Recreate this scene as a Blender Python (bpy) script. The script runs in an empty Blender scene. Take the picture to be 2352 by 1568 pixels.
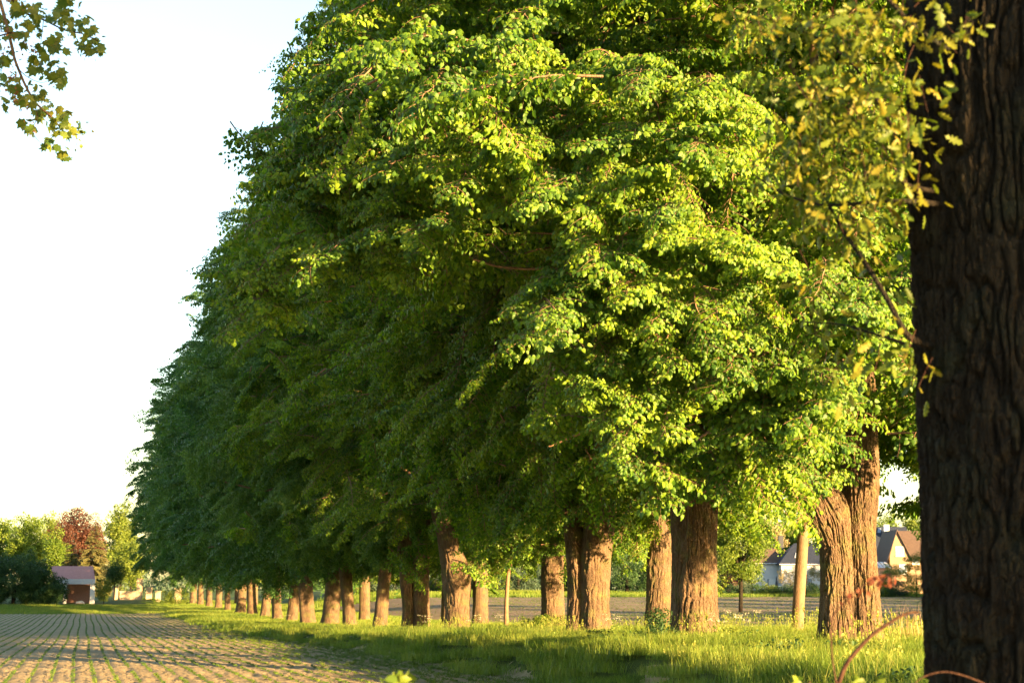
import bpy, math, random
import numpy as np
from mathutils import Vector, Euler, Matrix

C = bpy.context.scene.collection
D = bpy.data
sc = bpy.context.scene
R = math.radians
rng = np.random.default_rng(7)
random.seed(7)

# ------------------------------------------------------------------ camera
FPX = 3850.0                       # focal length in pixels of a 2352 px wide picture
CAMZ = 2.15
YAW = R(14.2)
PIT = math.atan((1350 - 784) / FPX)
cd = D.cameras.new("camera"); cam = D.objects.new("camera", cd); C.objects.link(cam)
cam.location = (0, 0, CAMZ); cam.rotation_euler = (math.pi / 2 + PIT, 0, -YAW)
cd.sensor_width = 36; cd.lens = FPX / 2352 * 36
cd.clip_start = 0.1; cd.clip_end = 3000
cd.dof.use_dof = True; cd.dof.focus_distance = 35.0; cd.dof.aperture_fstop = 3.2
sc.camera = cam
# ------------------------------------------------------------------ world, sun
SUN_EL = 7.5
SUN_AZ = 35.0                      # the sun stands behind the camera, this far right of -Y
SV = Vector((math.sin(R(SUN_AZ)) * math.cos(R(SUN_EL)), -math.cos(R(SUN_AZ)) * math.cos(R(SUN_EL)), math.sin(R(SUN_EL))))
w = D.worlds.new("World"); sc.world = w; w.use_nodes = True
nt = w.node_tree; bg = nt.nodes["Background"]
sky = nt.nodes.new("ShaderNodeTexSky"); sky.sky_type = 'NISHITA'; sky.sun_disc = False
sky.sun_elevation = R(SUN_EL); sky.sun_rotation = math.atan2(SV.x, SV.y)
sky.air_density = 1.0; sky.dust_density = 1.0; sky.ozone_density = 1.0
nt.links.new(sky.outputs[0], bg.inputs[0]); bg.inputs[1].default_value = 0.073
ld = D.lights.new("sun", 'SUN'); ld.energy = 5.0; ld.angle = R(0.53); ld.color = (1.0, 0.63, 0.27)
sun = D.objects.new("sun", ld); C.objects.link(sun)
sun.rotation_euler = SV.to_track_quat('Z', 'Y').to_euler(); sun.location = (40, -40, 30)
sc.view_settings.view_transform = 'Standard'; sc.view_settings.look = 'None'
sc.view_settings.gamma = 1; sc.view_settings.use_curve_mapping = False
sc.view_settings.exposure = 3.1
sc.cycles.max_bounces = 8; sc.cycles.diffuse_bounces = 4; sc.cycles.transmission_bounces = 4
sc.cycles.transparent_max_bounces = 8

CAMM = Matrix.Translation((0, 0, CAMZ)) @ Euler((math.pi / 2 + PIT, 0, -YAW)).to_matrix().to_4x4()
def P(px, py, d):
    """the world point seen at pixel (px, py) of the 2352 x 1568 photograph, d metres away along the view axis"""
    return CAMM @ Vector(((px - 1176) / FPX * d, (784 - py) / FPX * d, -d))

# ------------------------------------------------------------------ helpers
def tag(o, label=None, cat=None, group=None, kind=None):
    if label: o['label'] = label
    if cat: o['category'] = cat
    if group: o['group'] = group
    if kind: o['kind'] = kind
    return o
def empty(name, loc, label=None, cat=None, group=None, rz=0):
    o = D.objects.new(name, None); C.objects.link(o); o.location = loc; o.rotation_euler = (0, 0, rz)
    o.empty_display_size = 0.2
    return tag(o, label, cat, group)
def mk_mesh(name, V, F, mats, mi=None, smooth=False, tone=None):
    V = np.asarray(V, dtype=np.float32).reshape(-1, 3)
    me = D.meshes.new(name)
    if len(F) and not isinstance(F, np.ndarray):
        me.from_pydata(V.tolist(), [], [tuple(f) for f in F])
    else:
        me.vertices.add(len(V)); me.vertices.foreach_set("co", V.ravel())
        if len(F):
            k = F.shape[1]; n = len(F)
            me.loops.add(n * k); me.loops.foreach_set("vertex_index", F.astype(np.int32).ravel())
            me.polygons.add(n)
            me.polygons.foreach_set("loop_start", np.arange(0, n * k, k, dtype=np.int32))
            me.polygons.foreach_set("loop_total", np.full(n, k, dtype=np.int32))
        me.update(calc_edges=True)
    for m in (mats if isinstance(mats, (list, tuple)) else [mats]): me.materials.append(m)
    if mi is not None: me.polygons.foreach_set("material_index", np.asarray(mi, dtype=np.int32))
    if smooth: me.polygons.foreach_set("use_smooth", np.ones(len(me.polygons), dtype=bool))
    if tone is not None:
        a = me.attributes.new("tone", 'FLOAT', 'POINT'); a.data.foreach_set("value", np.asarray(tone, dtype=np.float32))
    me.update()
    return me
def ob(name, me, parent=None, loc=None, rot=None):
    o = D.objects.new(name, me); C.objects.link(o)
    if parent is not None: o.parent = parent
    if loc is not None: o.location = loc
    if rot is not None: o.rotation_euler = rot
    return o
class MB:
    def __init__(s): s.v = []; s.f = []
    def poly(s, pts):
        n = len(s.v); s.v += [tuple(p) for p in pts]; s.f.append(tuple(range(n, n + len(pts))))
    def box(s, a, b):
        x0, y0, z0 = a; x1, y1, z1 = b; n = len(s.v)
        s.v += [(x0, y0, z0), (x1, y0, z0), (x1, y1, z0), (x0, y1, z0), (x0, y0, z1), (x1, y0, z1), (x1, y1, z1), (x0, y1, z1)]
        s.f += [(n, n+3, n+2, n+1), (n+4, n+5, n+6, n+7), (n, n+1, n+5, n+4), (n+1, n+2, n+6, n+5), (n+2, n+3, n+7, n+6), (n+3, n, n+4, n+7)]
        return s
    def slab(s, pts, th):
        """polygon PTS thickened downwards/backwards by the vector th"""
        n = len(s.v); k = len(pts); th = Vector(th)
        s.v += [tuple(Vector(p)) for p in pts] + [tuple(Vector(p) + th) for p in pts]
        s.f.append(tuple(range(n, n + k))); s.f.append(tuple(range(n + 2*k - 1, n + k - 1, -1)))
        for i in range(k):
            j = (i + 1) % k; s.f.append((n + i, n + k + i, n + k + j, n + j))
        return s
    def tube(s, pts, rad, k=6):
        V, F = tube(pts, rad, k); n = len(s.v)
        s.v += [tuple(v) for v in V]; s.f += [tuple(int(i) + n for i in f) for f in F]
        return s
    def build(s, name, mat, parent=None, smooth=False):
        me = D.meshes.new(name); me.from_pydata(s.v, [], s.f); me.materials.append(mat)
        if smooth: me.polygons.foreach_set("use_smooth", np.ones(len(me.polygons), dtype=bool))
        me.update(); return ob(name, me, parent)
def frames(pts):
    pts = np.asarray(pts, float); n = len(pts)
    t = np.gradient(pts, axis=0); t /= np.linalg.norm(t, axis=1)[:, None] + 1e-9
    ref = np.array([1.0, 0, 0]) if abs(t[0, 0]) < 0.9 else np.array([0, 1.0, 0])
    u = np.zeros_like(pts); v = np.zeros_like(pts)
    for i in range(n):
        a = ref - t[i] * np.dot(ref, t[i]); a /= np.linalg.norm(a) + 1e-9
        u[i] = a; v[i] = np.cross(t[i], a); ref = a
    return pts, t, u, v
def tube(pts, rad, k=6):
    pts, t, u, v = frames(pts); n = len(pts)
    rad = np.broadcast_to(np.asarray(rad, float), (n,))
    a = np.linspace(0, 2 * np.pi, k, endpoint=False)
    V = (pts[:, None] + rad[:, None, None] * (np.cos(a)[None, :, None] * u[:, None] + np.sin(a)[None, :, None] * v[:, None])).reshape(-1, 3)
    i = np.arange(n - 1)[:, None] * k; j = np.arange(k)[None]; j2 = (j + 1) % k
    F = np.stack([i + j, i + j2, i + k + j2, i + k + j], -1).reshape(-1, 4)
    return V, F
def smoothpath(pts, n):
    """Catmull-Rom through rows (any width)"""
    p = np.asarray(pts, float); p = np.vstack([2 * p[0] - p[1], p, 2 * p[-1] - p[-2]])
    m = len(p) - 3; out = []
    for q in np.linspace(0, m - 1e-6, n):
        i = int(q); t = q - i; a, b, c, d = p[i:i + 4]
        out.append(0.5 * (2*b + (c - a)*t + (2*a - 5*b + 4*c - d)*t*t + (3*b - a - 3*c + d)*t**3))
    return np.array(out)
def vnoise(x, y, seed=0, px=0):
    """value noise, periodic in x with integer period px when px > 0"""
    xi = np.floor(x).astype(np.int64); yi = np.floor(y).astype(np.int64); fx = x - xi; fy = y - yi
    fx = fx*fx*(3 - 2*fx); fy = fy*fy*(3 - 2*fy)
    def h(a, b):
        if px: a = a % px
        n = (a * 374761393 + b * 668265263 + seed * 1442695041) & 0xffffffff
        n = ((n ^ (n >> 13)) * 1274126177) & 0xffffffff
        return ((n ^ (n >> 16)) & 0xffff) / 65535.0
    return (h(xi, yi)*(1-fx) + h(xi+1, yi)*fx)*(1-fy) + (h(xi, yi+1)*(1-fx) + h(xi+1, yi+1)*fx)*fy

# ------------------------------------------------------------------ materials
def mat(name):
    m = D.materials.new(name); m.use_nodes = True; n = m.node_tree
    for x in list(n.nodes): n.nodes.remove(x)
    out = n.nodes.new("ShaderNodeOutputMaterial")
    return m, n, out
def N(n, t, **k):
    x = n.nodes.new(t)
    for a, b in k.items():
        if a.startswith("i_"):
            key = a[2:]; x.inputs[int(key) if key.isdigit() else key].default_value = b
        else: setattr(x, a, b)
    return x
def ramp(n, src, stops):
    r = n.nodes.new("ShaderNodeValToRGB"); e = r.color_ramp.elements
    while len(e) < len(stops): e.new(0.5)
    for i, (p, c) in enumerate(stops): e[i].position = p; e[i].color = (*c, 1)
    n.links.new(src, r.inputs[0]); return r.outputs[0]
def noise(n, scale, detail=4, rough=0.6, coord='Object', stretch=None, dist=0):
    tc = n.nodes.new("ShaderNodeTexCoord"); src = tc.outputs[coord]
    if stretch:
        mp = n.nodes.new("ShaderNodeMapping"); mp.inputs['Scale'].default_value = stretch
        n.links.new(src, mp.inputs[0]); src = mp.outputs[0]
    t = N(n, "ShaderNodeTexNoise"); t.inputs['Scale'].default_value = scale; t.inputs['Detail'].default_value = detail
    t.inputs['Roughness'].default_value = rough; t.inputs['Distortion'].default_value = dist
    n.links.new(src, t.inputs['Vector']); return t.outputs[0]
def leaf_mat(name, c_dark, c_mid, c_light, trans=0.38, tcol=1.25, rough=0.5):
    m, n, out = mat(name)
    at = N(n, "ShaderNodeAttribute", attribute_name="tone"); oi = N(n, "ShaderNodeObjectInfo")
    a = N(n, "ShaderNodeMath", operation='MULTIPLY'); n.links.new(at.outputs['Fac'], a.inputs[0]); a.inputs[1].default_value = 0.6
    b = N(n, "ShaderNodeMath", operation='MULTIPLY_ADD'); n.links.new(oi.outputs['Random'], b.inputs[0]); b.inputs[1].default_value = 0.4
    n.links.new(a.outputs[0], b.inputs[2])
    col = ramp(n, b.outputs[0], [(0.1, c_dark), (0.5, c_mid), (0.95, c_light)])
    p = N(n, "ShaderNodeBsdfPrincipled"); p.inputs['Roughness'].default_value = rough
    p.inputs['Specular IOR Level'].default_value = 0.28; n.links.new(col, p.inputs['Base Color'])
    g = N(n, "ShaderNodeMixRGB", blend_type='MULTIPLY'); g.inputs[0].default_value = 1
    n.links.new(col, g.inputs[1]); g.inputs[2].default_value = (tcol * 1.1, tcol * 1.15, tcol * 0.5, 1)
    t = N(n, "ShaderNodeBsdfTranslucent"); n.links.new(g.outputs[0], t.inputs[0])
    mx = N(n, "ShaderNodeMixShader"); mx.inputs[0].default_value = trans
    n.links.new(p.outputs[0], mx.inputs[1]); n.links.new(t.outputs[0], mx.inputs[2]); n.links.new(mx.outputs[0], out.inputs[0])
    return m
def bark_mat(name, c0, c1, c2, scale=6, zs=0.25, bump=0.6, fine=40, moss=None, crack=26):
    m, n, out = mat(name)
    a = noise(n, scale, 6, 0.65, stretch=(1, 1, zs), dist=0.4)
    b = noise(n, 1.3, 3, 0.5)
    mx = N(n, "ShaderNodeMath", operation='MULTIPLY_ADD'); n.links.new(b, mx.inputs[0]); mx.inputs[1].default_value = 0.5; 
    s = N(n, "ShaderNodeMath", operation='MULTIPLY'); n.links.new(a, s.inputs[0]); s.inputs[1].default_value = 0.6
    n.links.new(s.outputs[0], mx.inputs[2])
    col = ramp(n, mx.outputs[0], [(0.35, c0), (0.52, c1), (0.72, c2)])
    if moss:
        g = noise(n, 2.2, 5, 0.6); gr = ramp(n, g, [(0.5, (0, 0, 0)), (0.68, (1, 1, 1))])
        mm = N(n, "ShaderNodeMixRGB"); n.links.new(gr, mm.inputs[0]); n.links.new(col, mm.inputs[1]); mm.inputs[2].default_value = (*moss, 1)
        col = mm.outputs[0]
    p = N(n, "ShaderNodeBsdfPrincipled"); p.inputs['Roughness'].default_value = 0.9; p.inputs['Specular IOR Level'].default_value = 0.15
    n.links.new(col, p.inputs['Base Color'])
    f = noise(n, fine, 5, 0.7, stretch=(1, 1, 0.35))
    tc = n.nodes.new("ShaderNodeTexCoord"); mp = n.nodes.new("ShaderNodeMapping"); mp.inputs['Scale'].default_value = (1, 1, .28); n.links.new(tc.outputs['Object'], mp.inputs[0])
    vo = N(n, "ShaderNodeTexVoronoi", feature='DISTANCE_TO_EDGE'); vo.inputs['Scale'].default_value = crack; n.links.new(mp.outputs[0], vo.inputs['Vector'])
    vr = N(n, "ShaderNodeMapRange"); vr.inputs['From Max'].default_value = .18; n.links.new(vo.outputs['Distance'], vr.inputs['Value'])
    ad0 = N(n, "ShaderNodeMath", operation='ADD'); n.links.new(a, ad0.inputs[0]); n.links.new(f, ad0.inputs[1])
    ad = N(n, "ShaderNodeMath", operation='MULTIPLY_ADD'); n.links.new(vr.outputs[0], ad.inputs[0]); ad.inputs[1].default_value = 0.7; n.links.new(ad0.outputs[0], ad.inputs[2])
    bu = N(n, "ShaderNodeBump"); bu.inputs['Strength'].default_value = bump; bu.inputs['Distance'].default_value = 0.03
    n.links.new(ad.outputs[0], bu.inputs['Height']); n.links.new(bu.outputs[0], p.inputs['Normal'])
    n.links.new(p.outputs[0], out.inputs[0]); return m
def surf(name, c0, c1, scale=3, rough=0.8, bump=0.2, bscale=30, spec=0.3, dist=0.01, stretch=None, metallic=0):
    m, n, out = mat(name)
    col = ramp(n, noise(n, scale, 6, 0.65, stretch=stretch), [(0.3, c0), (0.7, c1)])
    p = N(n, "ShaderNodeBsdfPrincipled"); p.inputs['Roughness'].default_value = rough; p.inputs['Specular IOR Level'].default_value = spec
    p.inputs['Metallic'].default_value = metallic
    n.links.new(col, p.inputs['Base Color'])
    if bump:
        bu = N(n, "ShaderNodeBump"); bu.inputs['Strength'].default_value = bump; bu.inputs['Distance'].default_value = dist
        n.links.new(noise(n, bscale, 6, 0.7), bu.inputs['Height']); n.links.new(bu.outputs[0], p.inputs['Normal'])
    n.links.new(p.outputs[0], out.inputs[0]); return m

M_lime = leaf_mat("lime_leaf", (0.030, 0.088, 0.014), (0.088, 0.175, 0.014), (0.19, 0.275, 0.014), trans=0.40, tcol=1.5, rough=0.5)
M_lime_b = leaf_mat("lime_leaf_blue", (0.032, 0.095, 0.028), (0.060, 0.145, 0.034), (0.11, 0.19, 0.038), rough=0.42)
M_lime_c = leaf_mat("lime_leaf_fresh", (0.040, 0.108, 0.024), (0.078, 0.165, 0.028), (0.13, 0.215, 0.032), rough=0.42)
M_oak = leaf_mat("oak_leaf", (0.05, 0.09, 0.010), (0.10, 0.14, 0.012), (0.19, 0.165, 0.016), trans=0.38, tcol=1.4)
M_maple = leaf_mat("maple_leaf", (0.05, 0.10, 0.02), (0.10, 0.14, 0.02), (0.18, 0.18, 0.025), trans=0.4, tcol=1.3)
M_flower = leaf_mat("maple_flower", (0.20, 0.08, 0.03), (0.28, 0.12, 0.04), (0.34, 0.18, 0.06), trans=0.3, tcol=1.0)
M_bg_green = leaf_mat("lit_tree_leaf", (0.05, 0.10, 0.012), (0.09, 0.15, 0.015), (0.15, 0.20, 0.02))
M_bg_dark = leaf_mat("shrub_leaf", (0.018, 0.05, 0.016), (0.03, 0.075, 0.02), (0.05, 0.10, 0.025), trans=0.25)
M_bg_blue = leaf_mat("willow_leaf", (0.035, 0.065, 0.045), (0.05, 0.09, 0.055), (0.08, 0.12, 0.06), trans=0.25)
M_bg_yel = leaf_mat("birch_leaf", (0.07, 0.12, 0.016), (0.11, 0.16, 0.02), (0.17, 0.21, 0.03))
M_copper = leaf_mat("copper_leaf", (0.045, 0.018, 0.012), (0.08, 0.032, 0.02), (0.12, 0.05, 0.028), trans=0.3, tcol=0.9)
M_plum = leaf_mat("plum_leaf", (0.03, 0.008, 0.012), (0.05, 0.012, 0.018), (0.12, 0.025, 0.025), trans=0.3, tcol=0.9)
M_spruce = leaf_mat("spruce_needles", (0.05, 0.06, 0.02), (0.09, 0.09, 0.03), (0.14, 0.12, 0.04), trans=0.1)
M_cream = leaf_mat("blossom", (0.16, 0.16, 0.06), (0.28, 0.25, 0.12), (0.42, 0.34, 0.2), trans=0.3, tcol=1)
M_red = leaf_mat("red_leaf", (0.08, 0.022, 0.014), (0.13, 0.04, 0.022), (0.18, 0.07, 0.03), trans=0.35, tcol=1)
M_grass = leaf_mat("grass_blade", (0.08, 0.15, 0.022), (0.14, 0.21, 0.03), (0.26, 0.28, 0.06), trans=0.38, tcol=1.4)
M_crop = leaf_mat("seedling_leaf", (0.07, 0.13, 0.02), (0.11, 0.17, 0.022), (0.17, 0.21, 0.03), trans=0.3, tcol=1.2)
M_straw = leaf_mat("dry_straw", (0.25, 0.15, 0.07), (0.38, 0.24, 0.12), (0.5, 0.34, 0.2), trans=0.2, tcol=1)
M_white = leaf_mat("umbel_white", (0.5, 0.5, 0.4), (0.65, 0.63, 0.52), (0.75, 0.72, 0.6), trans=0.2, tcol=0.8)
M_limebark = bark_mat("lime_bark", (0.05, 0.036, 0.026), (0.115, 0.078, 0.050), (0.19, 0.132, 0.085), scale=11, zs=0.3, bump=0.9, fine=45, moss=(0.13, 0.12, 0.05))
M_limebranch = bark_mat("lime_branch_bark", (0.12, 0.07, 0.04), (0.20, 0.125, 0.075), (0.28, 0.19, 0.11), scale=12, zs=1, bump=0.4)
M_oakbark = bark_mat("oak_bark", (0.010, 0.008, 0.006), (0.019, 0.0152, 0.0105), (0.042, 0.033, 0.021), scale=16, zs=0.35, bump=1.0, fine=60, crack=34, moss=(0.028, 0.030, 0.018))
M_twig = bark_mat("twig_bark", (0.025, 0.012, 0.009), (0.045, 0.022, 0.015), (0.07, 0.038, 0.024), scale=20, zs=1, bump=0.3)
M_pole = bark_mat("young_bark", (0.10, 0.065, 0.04), (0.17, 0.11, 0.065), (0.22, 0.145, 0.09), scale=5, zs=0.8, bump=0.3)

# ------------------------------------------------------------------ terrain
YF = np.array([-80, 0, 38, 60, 110, 150, 196, 215, 240, 300, 500, 1200.]); ZF = np.array([0.1, 0.1, 0, -0.15, -0.62, -0.68, -0.7, 0.0, 0.45, 0.6, 0.9, 1.0])
YV = np.array([-80, 0, 28, 34, 44, 53, 73, 100, 124, 180, 215, 259, 300, 500, 1200.]); ZV = np.array([0.75, 0.8, 0.84, 0.84, 0.70, 0.56, 0.16, -0.25, -0.55, -0.55, -0.35, -0.3, 0.3, 0.9, 1.0])
YR = np.array([-80, 0, 60, 100, 140, 180, 225, 300, 500, 1200.]); ZR = np.array([0.6, 0.7, 0.5, 0.1, 0.0, 0.6, 1.45, 1.5, 1.5, 1.5])
def ss(a, b, x):
    t = np.clip((x - a) / (b - a), 0, 1); return t*t*(3 - 2*t)
EDGE = 10.1
def edge_x(Y):
    return EDGE - 1.0 * ss(60, 180, Y) + 0.25 * np.sin(Y * 0.21) + 0.15 * np.sin(Y * 0.83 + 1)
def T(X, Y):
    X = np.asarray(X, float); Y = np.asarray(Y, float)
    zf = np.interp(Y, YF, ZF); zv = np.interp(Y, YV, ZV); zr = np.interp(Y, YR, ZR)
    e = edge_x(Y); z = zf + (zv - zf) * ss(e - 0.1, e + 1.3, X)
    return z + (zr - z) * ss(25, 40, X)
def Tz(x, y): return float(T(x, y))
def grid(name, xs, ys, zfun, m, kind='structure', smooth=True, label=None):
    X, Y = np.meshgrid(xs, ys); Z = zfun(X, Y)
    V = np.stack([X, Y, Z], -1).reshape(-1, 3); nx = len(xs)
    i = (np.arange(len(ys) - 1)[:, None] * nx + np.arange(nx - 1)[None]).reshape(-1)
    F = np.stack([i, i + 1, i + nx + 1, i + nx], -1)
    o = ob(name, mk_mesh(name, V, F, m, smooth=smooth)); o['kind'] = kind
    return o
def ground_mats():
    m, n, out = mat("earth")
    big = noise(n, 0.25, 5, 0.6); small = noise(n, 9, 8, 0.75)
    a = N(n, "ShaderNodeMath", operation='MULTIPLY_ADD'); n.links.new(small, a.inputs[0]); a.inputs[1].default_value = 0.6
    b = N(n, "ShaderNodeMath", operation='MULTIPLY'); n.links.new(big, b.inputs[0]); b.inputs[1].default_value = 0.4; n.links.new(b.outputs[0], a.inputs[2])
    col = ramp(n, a.outputs[0], [(0.3, (0.24, 0.185, 0.11)), (0.5, (0.37, 0.295, 0.175)), (0.7, (0.47, 0.385, 0.24))])
    p = N(n, "ShaderNodeBsdfPrincipled"); p.inputs['Roughness'].default_value = 0.95; p.inputs['Specular IOR Level'].default_value = 0.1
    n.links.new(col, p.inputs['Base Color'])
    bu = N(n, "ShaderNodeBump"); bu.inputs['Strength'].default_value = 1.0; bu.inputs['Distance'].default_value = 0.073
    n.links.new(noise(n, 14, 8, 0.75), bu.inputs['Height']); n.links.new(bu.outputs[0], p.inputs['Normal']); n.links.new(p.outputs[0], out.inputs[0])
    return m
M_earth = ground_mats()
M_turf = surf("turf", (0.035, 0.055, 0.015), (0.07, 0.10, 0.025), scale=1.5, rough=0.95, bump=0.6, bscale=20, spec=0.1, dist=0.05)
M_meadow = surf("meadow", (0.05, 0.085, 0.02), (0.09, 0.13, 0.03), scale=0.4, rough=0.95, bump=0.6, bscale=4, spec=0.1, dist=0.2)

def sp(a, b, n): return np.linspace(a, b, n)
xs = np.concatenate([-sp(3, 900 ** 0.5, 24)[::-1] ** 2, sp(-8, 60, 35), sp(64, 200, 18), sp(230, 900, 14)])
ys = np.concatenate([sp(-300, -20, 10), sp(-10, 330, 86), sp(345, 500, 10), sp(560, 1400, 10)])
def inside(X, Y): return ss(-46, -44, X) * (1 - ss(148, 151, X)) * ss(-1, 2, Y) * (1 - ss(326, 330, Y))
grid("ground", xs, ys, lambda X, Y: T(X, Y) - 0.30 * inside(X, Y), M_meadow)
# tilled soil with drill furrows, real relief (wheel marks, clods)
ROW = 0.5
def soil_z(X, Y):
    z = T(X, Y)
    fur = 0.014 * np.cos(2 * np.pi * (X + 0.04 * np.sin(Y * 0.13)) / ROW)
    fade = 1 - ss(90, 140, Y)
    cl = (vnoise(X * 4.1 + Y * 3.3, Y * 4.3 - X * 3.1, 3) - 0.5) * 0.035 + (vnoise(X * 9 + Y * 5, Y * 8 - X * 6, 5) - 0.5) * 0.035 + (vnoise(X * 19 - Y * 9, Y * 17 + X * 8, 6) - 0.5) * 0.03
    wave = (vnoise(X * 0.5 + Y * .23, Y * 0.6 - X * .31, 9) - 0.5) * 0.05 + (vnoise(X * 1.3 - Y * .7, Y * 1.2 + X * .8, 19) - 0.5) * 0.025
    e = edge_x(Y); k = 1 - ss(e - 1.4, e - 0.4, X)
    return z + (fur * k + cl + wave * 0.8) * (0.25 + 0.75 * fade) - 0.03 * ss(e, e + 0.5, X)
fy = np.concatenate([sp(2, 36, 20), 36 + (sp(0, 1, 620) ** 1.6) * 162])
grid("field", np.concatenate([sp(-45, -14.5, 24), sp(-14, 11.3, 300)]), fy, soil_z, M_earth)
grid("verge", sp(8.5, 27, 75), np.concatenate([sp(2, 120, 240), sp(121, 328, 100)]), lambda X, Y: T(X, Y) - 0.05 * (1 - ss(0, .4, X - edge_x(Y))) - 0.25 * (1 - ss(-0.9, -0.15, X - edge_x(Y))), M_turf)
grid("field_end_bank", sp(-45, 9.4, 28), sp(197.5, 328, 60), lambda X, Y: T(X, Y) + 0.03, M_turf)
def rz(X, Y): return T(X, Y) + (vnoise(X * 2, Y * 2, 4) - 0.5) * 0.05
M_field2 = surf("young_crop_soil", (0.17, 0.13, 0.08), (0.27, 0.20, 0.13), scale=0.8, rough=0.95, bump=0.7, bscale=10, spec=0.1, dist=0.06)
grid("far_field", sp(27, 150, 160), sp(20, 206, 200), rz, M_field2)
grid("stubble_strip", sp(27, 150, 60), sp(208.5, 218, 10), lambda X, Y: rz(X, Y) + 0.02, surf("pale_soil", (0.28, 0.19, 0.12), (0.36, 0.26, 0.17), bump=0.5, bscale=8, dist=0.05))
grid("garden_ground", sp(27, 150, 40), sp(218.5, 328, 40), lambda X, Y: T(X, Y) - 0.02, M_turf)

# ------------------------------------------------------------------ instanced foliage (leaf sprays as mesh data of the owner object)
def gn_tree(name, sources, material=None):
    g = D.node_groups.new(name, 'GeometryNodeTree')
    g.interface.new_socket("Geometry", in_out='INPUT', socket_type='NodeSocketGeometry')
    g.interface.new_socket("Geometry", in_out='OUTPUT', socket_type='NodeSocketGeometry')
    gi = g.nodes.new("NodeGroupInput"); go = g.nodes.new("NodeGroupOutput")
    j = g.nodes.new("GeometryNodeJoinGeometry")
    for s in reversed(sources):
        oi = g.nodes.new("GeometryNodeObjectInfo"); oi.inputs['Object'].default_value = s; oi.inputs['As Instance'].default_value = False
        oi.transform_space = 'ORIGINAL'
        ti = g.nodes.new("GeometryNodeGeometryToInstance"); src = oi.outputs['Geometry']
        if material:
            sm = g.nodes.new("GeometryNodeSetMaterial"); sm.inputs['Material'].default_value = material
            g.links.new(src, sm.inputs[0]); src = sm.outputs[0]
        g.links.new(src, ti.inputs[0]); g.links.new(ti.outputs[0], j.inputs[0])
    ip = g.nodes.new("GeometryNodeInstanceOnPoints"); ip.inputs['Pick Instance'].default_value = True
    def attr(nm, t):
        a = g.nodes.new("GeometryNodeInputNamedAttribute"); a.data_type = t; a.inputs['Name'].default_value = nm
        return a.outputs[0]
    g.links.new(gi.outputs[0], ip.inputs['Points']); g.links.new(j.outputs[0], ip.inputs['Instance'])
    g.links.new(attr("idx", 'INT'), ip.inputs['Instance Index'])
    g.links.new(attr("rot", 'FLOAT_VECTOR'), ip.inputs['Rotation']); g.links.new(attr("scl", 'FLOAT'), ip.inputs['Scale'])
    g.links.new(ip.outputs[0], go.inputs[0])
    g['nsrc'] = len(sources)
    return g
def scatter(name, pts, rot, scl, tree, parent=None, kind='stuff'):
    pts = np.asarray(pts, np.float32); n = len(pts)
    me = D.meshes.new(name); me.vertices.add(n); me.vertices.foreach_set("co", pts.ravel())
    a = me.attributes.new("rot", 'FLOAT_VECTOR', 'POINT'); a.data.foreach_set("vector", np.asarray(rot, np.float32).ravel())
    a = me.attributes.new("scl", 'FLOAT', 'POINT'); a.data.foreach_set("value", np.asarray(scl, np.float32))
    a = me.attributes.new("idx", 'INT', 'POINT'); a.data.foreach_set("value", rng.integers(0, tree['nsrc'], n).astype(np.int32))
    o = ob(name, me, parent); md = o.modifiers.new("scatter", 'NODES'); md.node_group = tree
    if kind: o['kind'] = kind
    return o
def src_obj(name, me): return D.objects.new(name, me)      # mesh library entry, not part of the scene

LEAF = np.array([[0, 0, 0], [.22, .40, -.10], [.58, .33, -.12], [1.05, 0, -.16], [.58, -.33, -.12], [.22, -.40, -.10], [.45, 0, .03], [-.06, .2, -.02], [-.06, -.2, -.02]])
LEAF_F = np.array([[0, 6, 1], [1, 6, 2], [2, 6, 3], [3, 6, 4], [4, 6, 5], [5, 6, 0], [0, 1, 7], [0, 8, 5]])
def leaf_cloud(pos, axis, nrm, size, shape=LEAF, faces=LEAF_F, r=rng, curl=0.25):
    """pos, axis, nrm (n,3): leaf base, midrib direction, surface normal"""
    n = len(pos); axis = axis / (np.linalg.norm(axis, axis=1)[:, None] + 1e-9)
    side = np.cross(nrm, axis); side /= np.linalg.norm(side, axis=1)[:, None] + 1e-9; up = np.cross(axis, side)
    s = size[:, None, None]; L = np.broadcast_to(shape[None], (n,) + shape.shape).copy()
    L[:, :, 2] *= r.uniform(0.2, 2.2, n)[:, None]; L[:, :, 2] -= curl * (L[:, :, 0] ** 2) * r.uniform(0, 1, n)[:, None]
    V = pos[:, None] + s * (L[:, :, 0:1] * axis[:, None] + L[:, :, 1:2] * side[:, None] + L[:, :, 2:3] * up[:, None])
    F = (faces[None] + (np.arange(n) * len(shape))[:, None, None]).reshape(-1, faces.shape[1])
    tone = np.repeat(r.uniform(0, 1, n), len(shape))
    return V.reshape(-1, 3), F, tone
def join(parts):
    """[(V, F(tri), tone, mat index)] -> arrays"""
    Vs, Fs, Ts, Ms = [], [], [], []; o = 0
    for V, F, t, mi in parts:
        if F.shape[1] == 4: F = np.concatenate([F[:, [0, 1, 2]], F[:, [0, 2, 3]]])
        Vs.append(V); Fs.append(F + o); Ts.append(t); Ms.append(np.full(len(F), mi)); o += len(V)
    return np.concatenate(Vs), np.concatenate(Fs), np.concatenate(Ts), np.concatenate(Ms)
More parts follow.
